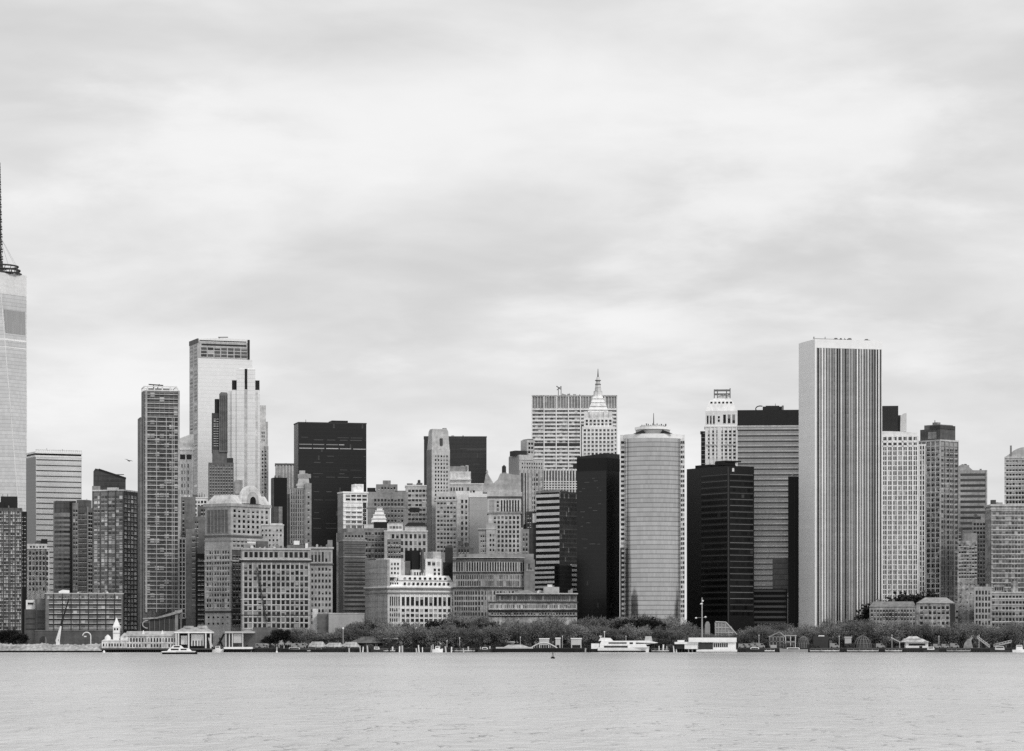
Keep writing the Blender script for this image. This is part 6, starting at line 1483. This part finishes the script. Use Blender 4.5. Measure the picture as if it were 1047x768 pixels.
l.bx('stern_gate', paint(.8), 604.5, 612.5, 658, 663.4, -3, 2); l.bx('stern_gate', paint(.1), 604.5, 612, 663.4, 666.5, -2.8, 2); l.part('funnel', paint(.6), lambda m: m.frust(l.x(659), l.x(667), -1.5, 1.5, l.z(655.4), l.x(660), l.x(666), -1, 1, l.z(650.6)))
# workboat out on the water
t = thing('motor_boat', 'small white motor launch with dark hull underway in front of the pier', 'boat', 183, 1995, 0); l = Loc(t, 183, 1995, 0)
hull(l, 165, 201.5, 666.4, 668.8, 5.5, False, paint(.08)); l.part('sheer_band', paint(.9), lambda m: m.profile([(l.x(166),l.z(667)),(l.x(200),l.z(667)),(l.x(200),l.z(665.8)),(l.x(190),l.z(665.4)),(l.x(172),l.z(665.6)),(l.x(165.5),l.z(666))], -2.7, 2)); l.part('cabin', paint(.92), lambda m: m.profile([(l.x(171),l.z(665.8)),(l.x(196),l.z(665.8)),(l.x(193),l.z(662.8)),(l.x(174),l.z(662.4))], -1.9, 1.6)); l.bx('window_band', GB, 175, 183, 663.3, 664.8, -2.0, -1.8); l.bx('window_band', GB, 185, 191, 663.4, 664.8, -2.0, -1.8)
l.part('flybridge', paint(.85), lambda m: m.profile([(l.x(175),l.z(662.6)),(l.x(188),l.z(662.8)),(l.x(185),l.z(660)),(l.x(177),l.z(659.8))], -1.4, 1.2)); l.bx('windscreen', GB, 178, 184, 660.6, 662, -1.5, -1.3); l.part('mast', paint(.3), lambda m: (m.tube((l.x(181),0,l.z(660)),(l.x(181),0,l.z(656.5)),.12), m.tube((l.x(176),0,l.z(660)),(l.x(178),0,l.z(658)),.12)))
# buoys
t = thing('buoy', 'small dark navigation buoy with a thin mast floating off the centre waterfront', 'buoy', 565.3, 1545, 0); l = Loc(t, 565.3, 1545, 0)
l.part('float', paint(.07), lambda m: (m.cyl(0,0,1.0,1.15,-.4,.45,14), m.cyl(0,0,1.15,.5,.45,1.1,14))); l.part('cage', paint(.1), lambda m: [m.tube((.5*cos(a),.5*sin(a),1), (.12*cos(a),.12*sin(a),3.0), .07) for a in (0,1.57,3.14,4.71)]); l.part('lantern', paint(.2), lambda m: m.cyl(0,0,.2,.15,3.0,3.5,8))
t = thing('buoy', 'tiny white float on the water before the turret pier', 'buoy', 106.3, 2180, 0); l = Loc(t, 106.3, 2180, 0)
l.part('float', paint(.92), lambda m: (m.cyl(0,0,.7,1.0,-.4,.8,12), m.cyl(0,0,1.0,.3,.8,1.9,12)))
t = thing('buoy', 'tiny white float on the water below the hoarding vans', 'buoy', 283, 2230, 0); l = Loc(t, 283, 2230, 0)
l.part('float', paint(.92), lambda m: (m.cyl(0,0,.6,.8,-.4,.6,12), m.cyl(0,0,.8,.2,.6,1.5,12)))
# moored small craft
def craft(p0, p1, yw, ytop, lab, tone=.88, htone=.86, right=True):
    D = 2295.5; c_ = (p0+p1)/2; t = thing('moored_boat', lab, 'boat', c_, D, 0, 'boats moored along the seawall'); l = Loc(t, c_, D, 0)
    hull(l, p0, p1, yw-2.4, yw, 3.4, right, paint(htone), 1.2); a = p0+(p1-p0)*.25; b = p0+(p1-p0)*.72
    cb = l.part('cabin', paint(tone), lambda m: m.profile([(l.x(a),l.z(yw-2.2)),(l.x(b),l.z(yw-2.2)),(l.x(b-1),l.z(ytop)),(l.x(a+.6),l.z(ytop))], -1.2, 1.2)); l.bx('window', GB, a+1, b-1.4, ytop+.6, ytop+1.7, -1.3, -1.15, cb); l.part('mast', paint(.5), lambda m: m.tube((l.x(c_),0,l.z(ytop)), (l.x(c_),0,l.z(ytop-3)), .1))
for a in ((231,258,666.4,661.5,'low pale boat moored below the landing shelter',.8,.12,True),(289,314,666.3,661.8,'low grey boat moored below the bare shore trees',.66,.10,False),(217,229,666.4,660.5,'small white boat moored between pier pavilion and landing shelter',.9,.8,True),(442,453,666.4,660.6,'white boat moored before the white mansard building',.9,.85,True),(379,392,666.5,661.4,'pale boat moored below the hip roofed pavilion',.85,.2,False),(489,503,666.4,661.8,'white boat moored left of the long barge',.85,.2,True),(762,782,666.2,661.8,'low white boat moored right of the ferry terminal',.8,.15,True),(797,826,666.2,662.2,'long low pale boat moored below the gabled pavilion',.8,.5,False),(944,960,666.8,661.4,'white boat moored at the boathouse',.86,.2,True),(1035,1050,666.8,659.5,'bright white boat cut off by the right edge',.92,.9,True),(1012,1033,666.9,661,'grey boat moored under the right-edge gangways',.7,.2,False),(318,334,666.4,662,'dark boat moored below the leftmost tent',.4,.08,True)):
    craft(*a)
# floating docks against the seawall
for i, (a, b, lab) in enumerate(((296,322,'below the leftmost white tent'),(384,404,'below the dark kiosk by the pavilion'),(462,486,'below the bowed stone building'),(666,684,'right of the white ferry'),(771,792,'left of the gabled pavilion'),(828,858,'below the dark square kiosk'),(866,898,'below the larger lattice dome'),(905,922,'left of the two-tier boathouse'),(968,992,'below the sail sculpture'))):
    c_ = (a+b)/2; t = thing('floating_dock', 'low pale floating dock '+lab, 'dock', c_, 2297.5, 0, 'floating docks along the seawall'); l = Loc(t, c_, 2297.5, 0)
    l.bx('deck', wall(random.uniform(.42,.7), .5), a, b, 665.0, 665.9, -1.5, 1.2); l.bx('float', paint(.08), a+.4, b-.4, 665.9, 667.4, -1.3, 1.0)
    l.part('railing', paint(.6), lambda m: ([m.tube((l.x(a+(b-a)*k/5),-1.3,l.z(665)), (l.x(a+(b-a)*k/5),-1.3,l.z(663.6)), .1, .1, 4) for k in range(6)], m.tube((l.x(a),-1.3,l.z(663.6)), (l.x(b),-1.3,l.z(663.6)), .1, .1, 4)))
# bird over the skyline at left
t = thing('flying_bird', 'dark gull gliding with spread wings in the sky left of the slim balcony tower', 'bird', 131.5, 420, Z(471.2, 420)); 
m = MB()
prof = [(-.32,0),(-.2,.05),(0,.07),(.2,.06),(.3,.045),(.38,.02)]
ring = []
for xx, r in prof: ring.append([(xx, (r+.005)*cos(2*pi*i/8), (r+.005)*sin(2*pi*i/8)) for i in range(8)])
vs = [p for R_ in ring for p in R_]; fs = []
for k in range(len(prof)-1):
    for i in range(8): fs.append((k*8+i, (k+1)*8+i, (k+1)*8+(i+1)%8, k*8+(i+1)%8))
fs += [tuple(range(7,-1,-1)), tuple(range(40,48))]
m.add(vs, fs)
for sg in (-1, 1):
    P = [(.12,0,.04),(.16,sg*.35,.14),(.0,sg*.75,.08),(-.08,sg*.74,.08),(-.04,sg*.35,.13),(-.12,0,.04)]
    top = [(x_,y_,z_+.015) for x_,y_,z_ in P]; n = len(P)
    f = [tuple(range(n)), tuple(range(2*n-1,n-1,-1))] + [(i,(i+1)%n,n+(i+1)%n,n+i) for i in range(n)]
    m.add(P+top, f)
b_ = m.build('body', paint(.16), t); t.rotation_euler = (radians(14), radians(8), radians(62))
bpy.context.view_layer.update()
